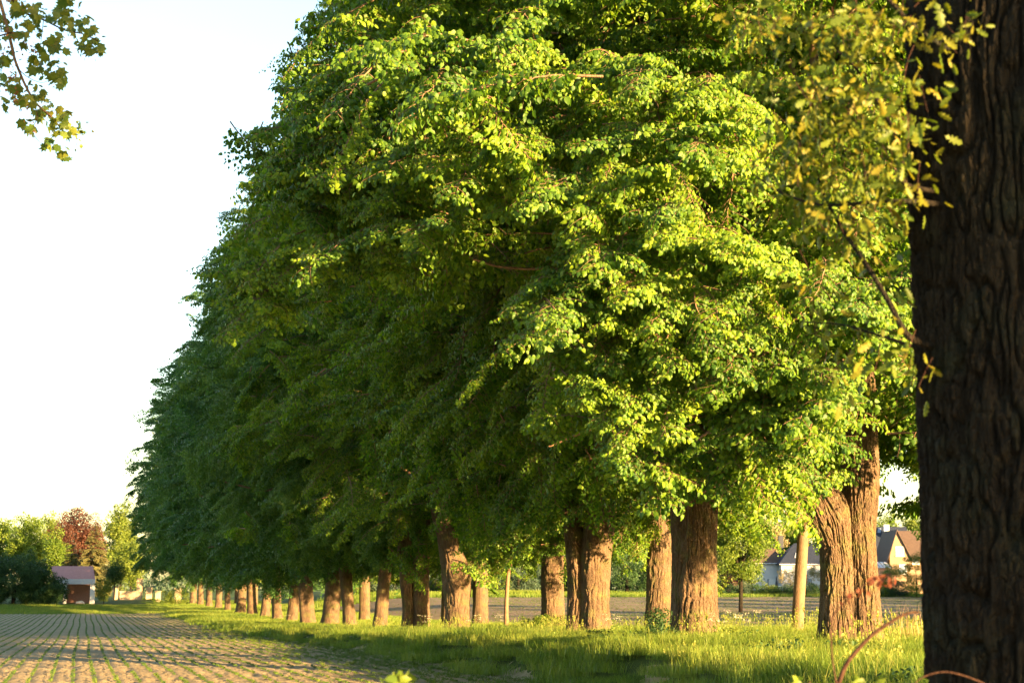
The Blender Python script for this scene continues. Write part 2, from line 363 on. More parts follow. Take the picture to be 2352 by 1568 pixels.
def lime_bough(seed, nl=18, ls=1.0, wide=1.0):
    r = np.random.default_rng(seed); parts = []
    t = sp(0, 1, 9); L = 2.6; wob = r.normal(0, 0.05, (9, 3)).cumsum(0)
    main = np.stack([t * L, 0.25 * np.sin(t * 2 + r.uniform(0, 3)), 0.34 * t - 0.72 * t * t], -1) + wob * t[:, None]
    V, F = tube(main, 0.022 * (1 - t * 0.75), 4); parts.append((V, F, np.full(len(V), .5), 1))
    pos, ax, nr = [], [], []
    for k in range(30):
        q = 0.08 + 0.92 * (k + r.uniform(0, 1)) / 30; b = np.array([np.interp(q, t, main[:, i]) for i in range(3)])
        sgn = 1 if k % 2 else -1; an = r.uniform(0.5, 1.25) * sgn; ln = wide * r.uniform(0.35, 0.95) * (1.05 - 0.5 * q)
        d0 = np.array([math.cos(an), math.sin(an), r.uniform(-0.25, 0.35)]); tt = sp(0, 1, 5)[:, None]
        tw = b + d0 * ln * tt + np.array([0, 0, -0.45]) * ln * tt * tt + r.normal(0, 0.015, (5, 3)) * tt
        V, F = tube(tw, 0.006 * (1.2 - tt[:, 0]), 3); parts.append((V, F, np.full(len(V), .5), 1))
        for j in range(nl):
            u = 0.12 + 0.88 * (j + r.uniform(0, 1)) / nl; p = np.array([np.interp(u, tt[:, 0], tw[:, i]) for i in range(3)])
            s2 = 1 if j % 2 else -1; lat = np.cross(d0, [0, 0, 1]) * s2
            o = lat * 0.05 + r.normal(0, 0.03, 3) + np.array([0, 0, -0.02])
            pos.append(p + o); ax.append(d0 * 0.35 + lat * 0.45 + np.array([0, 0, -0.75]) + r.normal(0, 0.33, 3))
            nr.append(np.array([0.5, 0, 0.25]) + d0 * 0.8 + r.normal(0, 0.5, 3))
    n = len(pos); V, F, tn = leaf_cloud(np.array(pos), np.array(ax), np.array(nr), ls * (0.05 + 0.075 * r.beta(1.6, 2.0, n)), r=r)
    parts.append((V, F, tn, 0))
    V, F, tn, mi = join(parts)
    return src_obj("bough_%d" % seed, mk_mesh("bough", V, F, [M_lime, M_limebranch], mi, tone=tn))
BOUGHS = [lime_bough(s) for s in range(20, 27)]
G_lime = gn_tree("lime_boughs", BOUGHS)
G_limes = [G_lime, gn_tree("lime_boughs_blue", BOUGHS, M_lime_b), gn_tree("lime_boughs_fresh", BOUGHS, M_lime_c)]
def clump(seed, n=170, rad=0.9, size=(0.09, 0.2), flat=0.7):
    r = np.random.default_rng(seed); d = r.normal(0, 1, (n, 3)); d /= np.linalg.norm(d, axis=1)[:, None]
    pos = d * (r.uniform(0.35, 1, n) ** 0.5 * rad)[:, None] * np.array([1, 1, flat])
    pos += 0.12 * np.sin(pos[:, [1, 2, 0]] * 5 + seed)
    ax = d * 0.5 + np.array([0, 0, -0.5]) + r.normal(0, 0.5, (n, 3)); nr = d + r.normal(0, 0.5, (n, 3)) + np.array([0, 0, .4])
    V, F, tn = leaf_cloud(pos, ax, nr, r.uniform(size[0], size[1], n), r=r)
    return src_obj("clump_%d" % seed, mk_mesh("clump", V, F, [M_bg_green], tone=tn))
CLUMPS = [clump(s) for s in range(40, 44)]
FARB = [lime_bough(s, 11, 1.5, 1.35) for s in (30, 31, 32)] + [clump(s, 230, 1.15, (.08, .17), .8) for s in (46, 47, 48)]
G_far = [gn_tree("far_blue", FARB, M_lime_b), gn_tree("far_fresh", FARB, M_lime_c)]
_gc = {}
def G_clump(m):
    if m.name not in _gc: _gc[m.name] = gn_tree("clumps_" + m.name, CLUMPS, m)
    return _gc[m.name]

def crown_points(c, a, b, n_lump, per, n_in, zbot, r, lump_r=2.1, keep=None, jit=0.125, top_pow=2.0):
    """boughs gathered in lumps over an ellipsoid of half axes a (xyz) about c; returns base points, eulers, scale, lump centres"""
    i = np.arange(n_lump) + 0.5; ph = np.arccos(1 - 2 * i / n_lump); th = math.pi * (1 + 5 ** 0.5) * i + r.uniform(0, 6)
    nd = np.stack([np.cos(th) * np.sin(ph), np.sin(th) * np.sin(ph), np.cos(ph)], -1) + r.normal(0, 0.07, (n_lump, 3))
    nd /= np.linalg.norm(nd, axis=1)[:, None]
    A = np.array(a); rr = 1 + r.normal(0, jit, n_lump)
    sq = 1 / (np.abs(nd) ** b).sum(1) ** (1 / b)          # superellipsoid: b > 2 is boxier
    lc = nd * sq[:, None] * A * rr[:, None]
    pts, az, pi, sc_ = [], [], [], []
    for k in range(n_lump):
        m = per + int(r.integers(-2, 3)); out = nd[k] / A; out /= np.linalg.norm(out)
        off = r.normal(0, lump_r * 0.45, (m, 3)); off -= out * (np.abs(off @ out) * 0.5)[:, None]
        off[:, 2] *= 0.75
        p = lc[k] + off; hd = math.atan2(out[1], out[0])
        pts.append(p); az.append(hd + r.normal(0, 0.75, m) + 0.25 * (off @ np.array([-out[1], out[0], 0])))
        pi.append(math.asin(out[2]) * 0.55 - 0.15 + r.normal(0, 0.25, m) + 0.10 * off[:, 2]); sc_.append(r.uniform(0.75, 1.15, m))
    if n_in:
        d = r.normal(0, 1, (n_in, 3)); d /= np.linalg.norm(d, axis=1)[:, None]; p = d * A * r.uniform(0.35, 0.85, n_in)[:, None]
        pts.append(p); az.append(r.uniform(0, 6.28, n_in)); pi.append(r.normal(0, 0.3, n_in)); sc_.append(r.uniform(0.9, 1.3, n_in))
    p = np.concatenate(pts); az = np.concatenate(az); pi = np.concatenate(pi); s = np.concatenate(sc_)
    dv = np.stack([np.cos(az) * np.cos(pi), np.sin(az) * np.cos(pi), np.sin(pi)], -1)
    base = p - dv * (1.9 * s)[:, None] + np.array(c)
    tip = base + dv * (2.3 * s)[:, None]; tip[:, 2] -= 0.4
    rad = np.hypot(tip[:, 0], tip[:, 1])
    ok = tip[:, 2] > zbot(tip[:, 0], tip[:, 1], rad)
    if keep is not None: ok &= keep(tip)
    rot = np.stack([r.normal(0, 0.2, len(p)), -pi, az], -1)
    return base[ok], rot[ok], s[ok], lc + np.array(c)

def trunk_mesh(path, nu, nv, ridge=0.03, kr=14, kz=1.9, seed=1, flare=0.35, lobes=0.07, m=None, lean_noise=0.03, fiss=False):
    """path rows (x, y, z, r): swept bark surface with real vertical ridges"""
    q = smoothpath(path, nv); pts, t, u, v = frames(q[:, :3]); rad = q[:, 3]
    ln = np.concatenate([[0], np.cumsum(np.linalg.norm(np.diff(q[:, :3], axis=0), axis=1))])
    a = np.linspace(0, 2 * np.pi, nu, endpoint=False); A, Z = np.meshgrid(a, ln); Rr = np.broadcast_to(rad[:, None], A.shape)
    U = A / (2 * np.pi) * kr
    wz = (vnoise(U * 0.5, Z * 1.6, seed + 5, px=0) - 0.5)
    w1 = 0.9 * (vnoise(U * 1.0, Z * kz * 2.2, seed + 1, px=kr) - 0.5)
    n1 = vnoise(U + w1, Z * kz, seed + 2, px=kr); n2 = vnoise(2 * U + w1, Z * kz * 2.3, seed + 3, px=2 * kr)
    n3 = vnoise(5 * U, Z * kz * 7, seed + 4, px=5 * kr)
    rd = 1 - np.abs(2 * n1 - 1) * 1.2; rd2 = 1 - np.abs(2 * n2 - 1)
    d = ridge * (0.55 * rd2 - 1.0 * np.clip(rd, 0.4, 1) + 0.25 * n3 + 0.4)
    if fiss:
        w2 = 1.3 * (vnoise(U * 0.5 + 7, Z * kz * 1.1, seed + 11, px=kr // 2 * 2) - 0.5); n1 = vnoise(U + w2, Z * kz, seed + 2, px=kr)
        v1 = np.clip(1 - np.abs(2 * n1 - 1) * 3.2, 0, 1); v2 = np.clip(1 - np.abs(2 * n2 - 1) * 3.5, 0, 1) * (vnoise(U * .5, Z * kz * .5, seed + 6, px=kr // 2) > .35)
        d = ridge * (0.5 - 0.9 * v1 ** .8 - 0.35 * v2 + 0.35 * n2 + 0.28 * n3)
    lob = lobes * (np.sin(3 * A + seed) * 0.6 + np.sin(5 * A + 2 * seed + Z * 0.4) * 0.4)
    fl = flare * np.exp(-Z / 0.28) * (0.6 + 0.5 * np.sin(4 * A + seed) + 0.3 * np.sin(7 * A))
    bul = lean_noise * (vnoise(A * 3 / np.pi, Z * 0.8, seed + 8, px=6) - 0.5) * 4
    Rf = Rr * (1 + lob + fl + bul) + d
    V = pts[:, None] + Rf[:, :, None] * (np.cos(A)[:, :, None] * u[:, None] + np.sin(A)[:, :, None] * v[:, None])
    i = np.arange(nv - 1)[:, None] * nu; j = np.arange(nu)[None]; j2 = (j + 1) % nu
    F = np.stack([i + j, i + j2, i + nu + j2, i + nu + j], -1).reshape(-1, 4)
    return mk_mesh("trunk", V.reshape(-1, 3), F, m or M_limebark, smooth=True)
def limb_path(a, b, r0, r1, up, r, n=10):
    a = np.array(a, float); b = np.array(b, float); t = sp(0, 1, n)[:, None]
    L = np.linalg.norm(b - a); p = a + (b - a) * t + np.array([0, 0, up * L]) * np.sin(np.pi * t) + r.normal(0, 0.045 * L, (n, 3)) * np.sin(np.pi * t)
    return np.hstack([p, (r0 + (r1 - r0) * t ** 0.7)])

FRONT = []   # (Y, trunk radius, label)
GRP = "old lime trees of the double avenue"
def sil(p):
    q = p @ IM[:3, :3].T + IM[:3, 3]; x = 1176 + FPX * q[:, 0] / -q[:, 2]; y = 784 - FPX * q[:, 1] / -q[:, 2]
    return x > 190 + 0.362 * (1350 - y)
IM = np.array(CAMM.inverted())
def lime_tree(X, Y, rad, label, seed, H=26, Rc=9.4, n_lump=110, per=9, n_in=260, detail=1, zb=3.3, lean=(0, 0), stems=None, cx=-0.4, limbs=8, b=2.1, th=None, zbot=None, czo=None, gtree=None, carve=None, jit=0.125, ryf=0.92, drapes=None):
    r = np.random.default_rng(seed); z0 = Tz(X, Y) - 0.12
    e = empty("lime_tree", (X, Y, z0), label, "tree", GRP)
    nu, nv, ridge, kr = {3: (330, 380, 0.045, 50), 2: (150, 170, 0.042, 32), 1: (56, 50, 0.04, 14), 0: (28, 20, 0.03, 9)}[detail]
    th = th or zb + 3.2
    if stems is None:
        path = [(0, 0, 0, rad * 1.06), (lean[0] * 0.3, lean[1] * 0.3, th * 0.25, rad * 0.95), (lean[0] * 0.6, lean[1] * 0.6, th * 0.5, rad * 0.93), (lean[0] * 0.9, lean[1], th * 0.8, rad * 1.02), (lean[0], lean[1], th, rad * 0.95), (lean[0] * 1.1, lean[1], th + 2.5, rad * 0.55), (lean[0] * 1.2, lean[1], H * 0.6, rad * 0.22)]
        ob("trunk", trunk_mesh(path, nu, nv, ridge, kr, seed=seed, fiss=detail >= 2), e)
    else:
        for i, path in enumerate(stems):
            o = ob("trunk" if i == 0 else "stem", trunk_mesh(path, nu, nv, ridge, kr, seed=seed + 3 * i, fiss=detail >= 2), e)
    zc = (H + zb) / 2 if czo is None else czo
    zbf = zbot or (lambda x, y, rr: zb + 0.5 * np.sin(x * 0.9 + seed) + 0.5 * np.sin(y * 1.1) + 1.2 * ss(6, Rc, rr))
    base, rot, s, lc = crown_points((cx, 0, zc), (Rc, Rc * ryf, (H - zb) / 2 + 1.0), b, n_lump, per, n_in, zbf, r, jit=jit)
    dv = np.stack([np.cos(rot[:, 2]) * np.cos(rot[:, 1]), np.sin(rot[:, 2]) * np.cos(rot[:, 1]), -np.sin(rot[:, 1])], -1)
    tp = base + dv * (2.8 * s)[:, None] + np.array([X, Y, z0]); ok = sil(tp) & sil(tp - dv * (1.2 * s)[:, None] * 1.0)
    if carve is not None: ok &= carve(base + dv * (1.5 * s)[:, None] + np.array([X, Y, z0]))
    base, rot, s = base[ok], rot[ok], s[ok]
    if drapes:
        db, dr, ds = [], [], []
        for (px, py, dd, nb) in drapes:
            for k in range(nb):
                c = np.array(P(px + r.normal(0, 36), py + r.normal(0, 30), dd + r.normal(0, .5))) - np.array([X, Y, z0]); az = R(262 + r.normal(0, 26) - (18 if px < 1000 else 0)); pi_ = -.18 + r.normal(0, .2); sc1 = r.uniform(.6, .95)
                d3 = np.array([math.cos(az) * math.cos(pi_), math.sin(az) * math.cos(pi_), math.sin(pi_)]); db.append(c - d3 * 1.3 * sc1); dr.append([r.normal(0, .2), -pi_, az]); ds.append(sc1)
        db = np.array(db); dr = np.array(dr); ds = np.array(ds); k = carve(db + np.stack([np.cos(dr[:, 2]), np.sin(dr[:, 2]), -np.sin(dr[:, 1])], -1) * 1.5 * ds[:, None] + np.array([X, Y, z0])); db, dr, ds = db[k], dr[k], ds[k]
        base = np.concatenate([base, db]); rot = np.concatenate([rot, dr]); s = np.concatenate([s, ds])
    cr = scatter("crown", base, rot, s, gtree or G_lime, e)
    top = (lean[0], lean[1], th)
    cand = [p for p in lc if p[2] > zb + 1.5]; r.shuffle(cand)
    if detail >= 2:
        for p in cand[:limbs]:
            q = np.array([top[0], top[1], min(max(th - 0.5, p[2] * 0.6), th + 9)]) ; p2 = np.array(p) * np.array([.6, .6, .95])
            Q = smoothpath(limb_path(q, p2, rad * r.uniform(0.16, 0.34), 0.02, 0.08, r), 22)
            V, F = tube(Q[:, :3], Q[:, 3], 8); ob("limb", mk_mesh("limb", V, F, M_limebranch, smooth=True), e)
    else:
        mb = []
        for p in cand[:limbs]:
            q = np.array([top[0], top[1], min(max(th - 0.5, p[2] * 0.55), th + 8)])
            Q = limb_path(q, np.array(p) * 0.88, rad * 0.35, 0.05, 0.08, r, 6); V, F = tube(Q[:, :3], Q[:, 3], 5); mb.append((V, F, np.zeros(len(V)), 0))
        V, F, _, _ = join(mb); o = ob("limbs", mk_mesh("limbs", V, F, M_limebranch, smooth=True), e); o['kind'] = 'stuff'
    return e

# nearest tree: two stems grown together
SUNH = Vector((SV.x, SV.y, 0)).normalized()
def to_px(p):
    q = p @ IM[:3, :3].T + IM[:3, 3]; return 1176 + FPX * q[:, 0] / -q[:, 2], 784 - FPX * q[:, 1] / -q[:, 2], -q[:, 2]
def open_trunk(p):
    # the crown is thin on the camera side of the right stem and leaves daylight beside it
    q = p[:, :2] - np.array([16.2, 33.8]); t = q @ np.array([SUNH.x, SUNH.y]); l = q @ np.array([-SUNH.y, SUNH.x])
    low = (t > .4) & (np.abs(l - .1) < 1.5) & (p[:, 2] < .13 * t + 4.9)
    x, y, d = to_px(p); return ~low & ~((d < 37) & (x > 1905) & (x < 2095) & (y > 830)) & ~((x > 1700) & (x < 2130) & (y > 1120) & ~((x > 1820) & (x < 1930) & (y < 1180))) & ~((x > 1515) & (x < 1680) & (y > 1060))
def open_low(p):
    x, y, d = to_px(p); return ~((x > 1690) & (x < 2130) & (y > 1150)) & ~((x > 1515) & (x < 1700) & (y > 1085))
DRAPES = [(545, 630, 32.5, 3), (560, 640, 32.5, 4), (610, 685, 32.5, 4), (640, 580, 32, 4), (720, 530, 31, 5), (800, 560, 30.5, 5), (900, 490, 30, 5), (1000, 520, 29, 4), (880, 590, 30.5, 4), (745, 400, 32, 5), (820, 360, 31, 5), (960, 380, 30, 5), (750, 260, 32, 4), (800, 200, 31.5, 4),
  (1100, 420, 28.5, 5), (1180, 330, 28, 4), (1280, 400, 27, 5), (1380, 330, 27, 5), (1480, 400, 26.5, 5), (1560, 330, 26, 4), (1300, 520, 27, 4), (1430, 520, 26.5, 6), (1560, 480, 26, 5), (1650, 560, 26, 5), (1280, 640, 27, 5), (1380, 620, 26.5, 5), (1500, 660, 26, 6), (1600, 700, 26, 5),
  (1290, 740, 27, 5), (1400, 760, 26.5, 6), (1520, 800, 26.5, 5), (1310, 860, 27, 4), (1400, 880, 26.5, 5), (1500, 920, 26.5, 5), (1300, 940, 27.5, 3), (1450, 1000, 27, 5), (1485, 1080, 27.5, 4), (1700, 760, 26, 5), (1750, 860, 26, 5), (1690, 940, 26.5, 5), (1790, 960, 26, 5), (1710, 1040, 27, 5),
  (1850, 900, 26, 5), (1900, 820, 26, 5), (1675, 1085, 27.5, 3), (1770, 1060, 27, 4), (1000, 150, 30, 4), (1200, 130, 28.5, 4), (1450, 160, 27, 5), (1650, 200, 26.5, 5), (1850, 640, 26, 5), (1970, 700, 26, 5), (2050, 620, 26.5, 4), (2040, 800, 27, 4), (1880, 1010, 27.5, 3), (1890, 1120, 30.5, 3)]
def z_t0(x, y, rr):
    # low over the trunk on the camera side, high above the field (left)
    return 3.3 + 0.6 * np.sin(x * 1.3 + 1) * np.sin(y * 0.9) + 4.4 * ss(-4.2, -7.0, x) * 1.0 + 0.4 * np.sin(x * 3)
T0 = lime_tree(16.1, 33.8, 0.5, "nearest lime with twin stems grown together, sunlit leaves hanging to the left", 101, H=22, Rc=11.9, n_lump=215, per=11, n_in=380, detail=3, cx=-1.5, jit=0.085, ryf=0.80, drapes=DRAPES, limbs=13, zbot=z_t0, zb=3.0, czo=11.6, carve=open_trunk,
    stems=[[(0.30, 0, 0, .50), (0.30, 0, .5, .40), (0.29, 0, 1.5, .33), (0.25, 0, 2.6, .32), (0.32, 0, 3.6, .37), (0.36, 0, 5.0, .35), (0.3, 0, 7.0, .33), (0.2, 0, 9.5, .26), (0.2, 0, 14, .12)],
           [(-0.27, 0.05, 0, .46), (-0.27, 0.05, .6, .38), (-0.26, 0.05, 1.4, .33), (-0.27, 0.0, 2.0, .34), (-0.33, -0.05, 2.4, .33), (-0.47, -0.1, 2.85, .42), (-0.62, -0.1, 3.25, .42), (-0.85, 0, 3.7, .20), (-1.2, 0, 4.6, .08)]])
T1 = lime_tree(16.1, 43.6, 0.62, "second lime, thick single trunk with rippled bark and sun patches", 102, detail=3, zb=3.9, n_lump=120, per=10, limbs=14, lean=(0.08, 0), th=5.4, carve=open_low)
T2 = lime_tree(16.1, 53.1, 0.6, "third front-row lime, trunk half in shade with a burl on its dark left side", 103, detail=2, zb=3.2, limbs=12,
    stems=[[(0.12, 0, 0, .52), (0.1, 0, 1.2, .47), (0.14, 0, 2.6, .5), (0.3, 0, 4, .48), (0.4, 0, 7, .3), (0.4, 0, 14, .12)], [(-0.42, 0.2, 0, .32), (-0.38, 0.2, 1.4, .3), (-0.42, 0.2, 2.6, .3), (-0.6, 0.2, 4.2, .26), (-1.2, .2, 8, .14)]])
front = [(73.5, .62, "broad straight lime trunk lit on its right half, slim brown one behind"),
         (83.2, .50, "lime with a cleft golden trunk splitting into two stems low down"),
         (93.9, .36, "slender pale orange lime trunk with a dark seam down its front"),
         (104.5, .40, "lime trunk dark left and orange low right, beside the slender pale one"),
         (113.7, .58, "thick lime trunk mottled with leaf shadow in the middle of the front row"),
         (124.5, .56, "squat orange-lit lime trunk with a shaded top, left of the mottled one"),
         (134.8, .42, "dark lime trunk seventh from the far end of the front row"),
         (144.6, .42, "lime trunk with a leafy shoot against its dark left side"),
         (155.5, .40, "far lime of the front row with dappled trunk, sixth from the field's end"),
         (167.0, .48, "far dark lime trunk standing close beside a taller dark one"),
         (180.0, .50, "far lime with the tallest bare dark trunk beside a bright gap"),
         (196.0, .34, "thin dark far lime trunk right of a sunny gap"),
         (210.0, .40, "far lime trunk, fourth from the field's end"),
         (226.0, .42, "far lime trunk lit orange on one side, third from the field's end"),
         (243.0, .40, "last but one lime of the front row at the field's end"),
         (260.0, .50, "last lime of the front row, its crown meeting the sky above the lit garden trees")]
for i, (Y, rd, lb) in enumerate(front):
    near = Y < 110
    st = None
    if i == 1: st = [[(0.25, 0, 0, .48), (0.22, 0, 1.5, .43), (0.25, 0, 3.2, .40), (0.45, 0, 5, .34), (0.6, 0, 9, .2)], [(-0.42, 0, 0, .28), (-0.4, 0, 1.3, .25), (-0.5, 0, 2.6, .27), (-0.62, 0, 4.5, .33), (-0.7, 0, 6.5, .28), (-0.9, 0, 10, .15)]]
    if i == 0: st = [[(0, 0, 0, .60), (0, 0, 1.2, .52), (-.02, 0, 2.2, .60), (-.1, 0, 3.0, .6), (-.5, 0, 4.4, .40), (-1.0, 0, 6.5, .32), (-1.3, 0, 11, .15)]]
    lime_tree(16.1, Y, rd, lb, 200 + i, detail=2 if Y < 90 else (1 if Y < 150 else 0), n_lump=110 if near else (85 if Y < 170 else 64), per=9 if near else 8,
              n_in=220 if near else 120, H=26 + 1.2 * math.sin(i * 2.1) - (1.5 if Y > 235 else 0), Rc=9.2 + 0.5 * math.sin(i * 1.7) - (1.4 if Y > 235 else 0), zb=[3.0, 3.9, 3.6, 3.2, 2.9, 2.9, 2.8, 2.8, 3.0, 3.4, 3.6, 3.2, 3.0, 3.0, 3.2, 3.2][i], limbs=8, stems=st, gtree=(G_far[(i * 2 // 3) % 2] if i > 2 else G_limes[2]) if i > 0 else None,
              lean=(0.5 * math.sin(i * 3.3 + 1), 0.2 * math.sin(i * 2.3)))
back = [(65.3, .50, "leaning back-row lime with a pale pinkish trunk left of the thick rippled one", 3.6, 2, (0.25, 0)),
        (73.5, .45, "back-row lime hidden behind the third front trunk", 3.4, 1, (0, 0)),
        (81.0, .56, "back-row lime with leaf shadows on its sunlit trunk and a leafy mound at its foot", 3.4, 2, (-0.05, 0)),
        (97.0, .46, "reddish brown back-row lime trunk tucked behind the broad straight one", 3.2, 1, (0, 0)),
        (106.0, .42, "back-row lime trunk showing left of the broad straight front trunk", 3.2, 1, (0, 0)),
        (117.0, .40, "back-row lime behind the cleft golden trunk", 3.2, 1, (0, 0)),
        (139.0, .46, "back-row lime seen between the slender pale trunk and its dark neighbour", 3.0, 0, (0, 0)),
        (158.0, .44, "back-row lime trunk glimpsed right of the mottled trunk", 3.0, 0, (0, 0)),
        (181.0, .42, "orange back-row lime trunk beside the dark tall ones", 3.0, 0, (0, 0)),
        (205.0, .44, "dappled orange back-row lime with a bright weed at its foot", 3.0, 0, (0, 0)),
        (232.0, .44, "sunny back-row lime trunk third from the far end", 3.0, 0, (0, 0)),
        (258.0, .46, "farthest back-row lime with an orange trunk beside the gap", 3.0, 0, (0, 0))]
for i, (Y, rd, lb, zb, dt, ln) in enumerate(back):
    lime_tree(22.6, Y, rd, lb, 300 + i, detail=dt, n_lump=80 if Y < 120 else 50, per=8, n_in=160 if Y < 120 else 80, H=24, Rc=9.2, zb=zb, limbs=6, lean=ln, cx=0.6, czo=None)

# slim young limes of the back row
def young_tree(X, Y, path, label, crown_c, crown_r, nl, seed, zb):
    z0 = Tz(X, Y) - 0.1; r = np.random.default_rng(seed)
    e = empty("young_lime_tree", (X, Y, z0), label, "tree", "slim young limes replanted in the back row")
    ob("trunk", trunk_mesh(path, 40, 60, 0.006, 10, seed=seed, flare=0.12, lobes=0.03, m=M_pole), e)
    base, rot, s, _ = crown_points(crown_c, (crown_r, crown_r, crown_r * 1.1), 2, nl, 7, 20, lambda x, y, rr: zb, r, lump_r=1.4)
    scatter("crown", base, rot, s, G_lime, e); return e
p = P(1830, 1425, 52.5)
young_tree(p.x, p.y, [(0, 0, 0, .20), (.08, 0, 1.2, .185), (.26, 0, 3, .17), (.32, 0, 4.0, .15), (.5, 0, 6.0, .12), (.6, 0, 9, .05)], "slim leaning bare young trunk, golden in the sun, between the rippled and the twin trunk", (0.8, 1.5, 9), 3.2, 26, 401, 4.8)
p = P(1163, 1422, 91)
young_tree(p.x, p.y, [(0, 0, 0, .14), (.0, 0, 1.5, .12), (.1, 0, 3, .10), (.25, 0, 4.0, .09), (.3, 0, 7, .05)], "thin young tree with an orange stem standing alone beside the field", (0.3, 0, 6), 2.4, 14, 402, 3.0)
p = P(846, 1410, 140)
young_tree(p.x, p.y, [(0, 0, 0, .12), (.0, 0, 1.5, .10), (.0, 0, 3, .09), (.1, 0, 6, .05)], "thinnest dark young stem left of the slender pale lime trunk", (0.0, 0, 6.5), 2.4, 12, 403, 3.6)

# ------------------------------------------------------------------ oaks near the camera
OAK = np.array([[0, 0, 0], [.08, .05, 0], [.16, .20, -.04], [.26, .10, -.02], [.36, .30, -.06], [.48, .14, -.03], [.60, .34, -.08], [.72, .16, -.05], [.84, .24, -.08], [.94, .10, -.06], [1, 0, -.06],
                [.94, -.10, -.06], [.84, -.24, -.08], [.72, -.16, -.05], [.60, -.34, -.08], [.48, -.14, -.03], [.36, -.30, -.06], [.26, -.10, -.02], [.16, -.20, -.04], [.08, -.05, 0], [.5, 0, .02]])
OAK[:, 1] *= .78
OAK_F = np.array([[i, (i + 1) % 20, 20] for i in range(20)])
a5 = []
for k, (an, ln) in enumerate([(-150, .28), (-115, .18), (-85, .62), (-62, .30), (-38, .95), (-18, .40), (0, 1.1), (18, .40), (38, .95), (62, .30), (85, .62), (115, .18), (150, .28)]):
    ln = .35 + .6 * ln; a5.append([.22 + ln * .68 * math.cos(R(an)), ln * .68 * math.sin(R(an)), -.10 * ln])
MAPLE = np.array([[0, 0, 0]] + a5 + [[.3, 0, .03]]); MAPLE_F = np.array([[i, i % 14 + 1 if i < 14 else 0, 14] for i in range(0, 13)] + [[13, 0, 14]])
MAPLE_F[0:13] = [[i, i + 1, 14] for i in range(13)]
def single_leaf(name, shape, faces, m, variants, size):
    out = []
    for s in range(variants):
        r = np.random.default_rng(900 + s)
        V, F, tn = leaf_cloud(np.zeros((1, 3)), np.array([[1., 0, 0]]), np.array([[0., 0, 1]]), np.array([size]), shape, faces, r, 0.35)
        tn[:] = s / max(1, variants - 1)
        out.append(mk_mesh(name, V, F, [m], tone=tn))
    return out
def place_leaves(parent, pos, meshes, r, name="leaf", down=0.6, out=None, scale=(0.75, 1.25)):
    base = Vector(parent.location)
    for p in pos:
        ax = Vector((r.normal(0, .6), r.normal(0, .6), -down + r.normal(0, .35))); ax.normalize()
        nr = Vector((r.normal(0.2, .6), r.normal(-.5, .6), r.normal(.4, .5))); sd = nr.cross(ax); sd.normalize(); up = ax.cross(sd)
        m3 = Matrix((ax, sd, up)).transposed()
        o = ob(name, meshes[int(r.integers(len(meshes)))], parent, Vector(p) - base, m3.to_euler()); s = r.uniform(*scale); o.scale = (s, s, s)
def spray_cluster(name_seed, shape, faces, m, n=9, size=.1, rad=.16, extra=None):
    r = np.random.default_rng(name_seed); pos = r.normal(0, rad * .6, (n, 3)); ax = pos / rad + r.normal(0, .5, (n, 3)) + np.array([0, 0, -.5])
    V, F, tn = leaf_cloud(pos, ax, r.normal(0, 1, (n, 3)) + np.array([0, -.3, .6]), r.uniform(size * .7, size * 1.25, n), shape, faces, r)
    parts = [(V, F, tn, 0)]; tw = np.array([[0, 0, .12], [0.02, 0, 0], [0.03, .02, -.12]])
    V, F = tube(tw, .003, 3); parts.append((V, F, np.full(len(V), .5), 1))
    V, F, tn, mi = join(parts); return src_obj("spray", mk_mesh("spray", V, F, [m, M_twig], mi, tone=tn))
G_oak = gn_tree("oak_sprays", [spray_cluster(500 + i, OAK, OAK_F, M_oak) for i in range(4)])
G_maple = gn_tree("maple_sprays", [spray_cluster(520 + i, MAPLE, MAPLE_F, M_maple, 9, .11, .18) for i in range(4)])
SUNH = Vector((SV.x, SV.y, 0)).normalized()
oc = P(2345, 1000, 9.7); OX, OY = oc.x, oc.y
def oak(X, Y, label, seed, rad, nu, nv, crown_z=12.5, cr=4.2):
    r = np.random.default_rng(seed); z0 = Tz(X, Y) - 0.1
    e = empty("oak_tree", (X, Y, z0), label, "tree", "oaks beside the camera")
    path = [(0.0, 0, 0, rad * 1.12), (0.0, 0, .8, rad * 1.0), (0.0, 0, 2.0, rad * .99), (0.01, 0, 3.2, rad), (0.02, 0, 5.0, rad * 1.01), (.05, 0, 7, rad * .9), (.1, 0, 9.5, rad * .5)]
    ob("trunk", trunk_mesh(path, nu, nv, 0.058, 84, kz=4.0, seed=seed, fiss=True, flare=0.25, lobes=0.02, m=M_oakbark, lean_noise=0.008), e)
    n = 420; d = r.normal(0, 1, (n, 3)); d /= np.linalg.norm(d, axis=1)[:, None]
    p = d * np.array([cr, cr, 3.4]) * (r.uniform(.4, 1, n) ** .4)[:, None] + np.array([0, 0, crown_z + 3.4])
    scatter("crown", p, r.uniform(-.5, .5, (n, 3)) + np.array([0, 0, 3]) * r.uniform(0, 2, (n, 1)), r.uniform(.7, 1.1, n), G_clump(M_oak), e)
    return e, r
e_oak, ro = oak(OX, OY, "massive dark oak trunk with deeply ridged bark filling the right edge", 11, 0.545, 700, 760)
o2 = Vector((OX, OY, 0)) + SUNH * 8.5 + Vector((-SUNH.y, SUNH.x, 0)) * 0.06  # second oak, added out of view on the sun line to shade the first
oak(o2.x, o2.y, "unseen oak added behind the camera to shade the big trunk", 13, 0.66, 90, 90, crown_z=10.5)
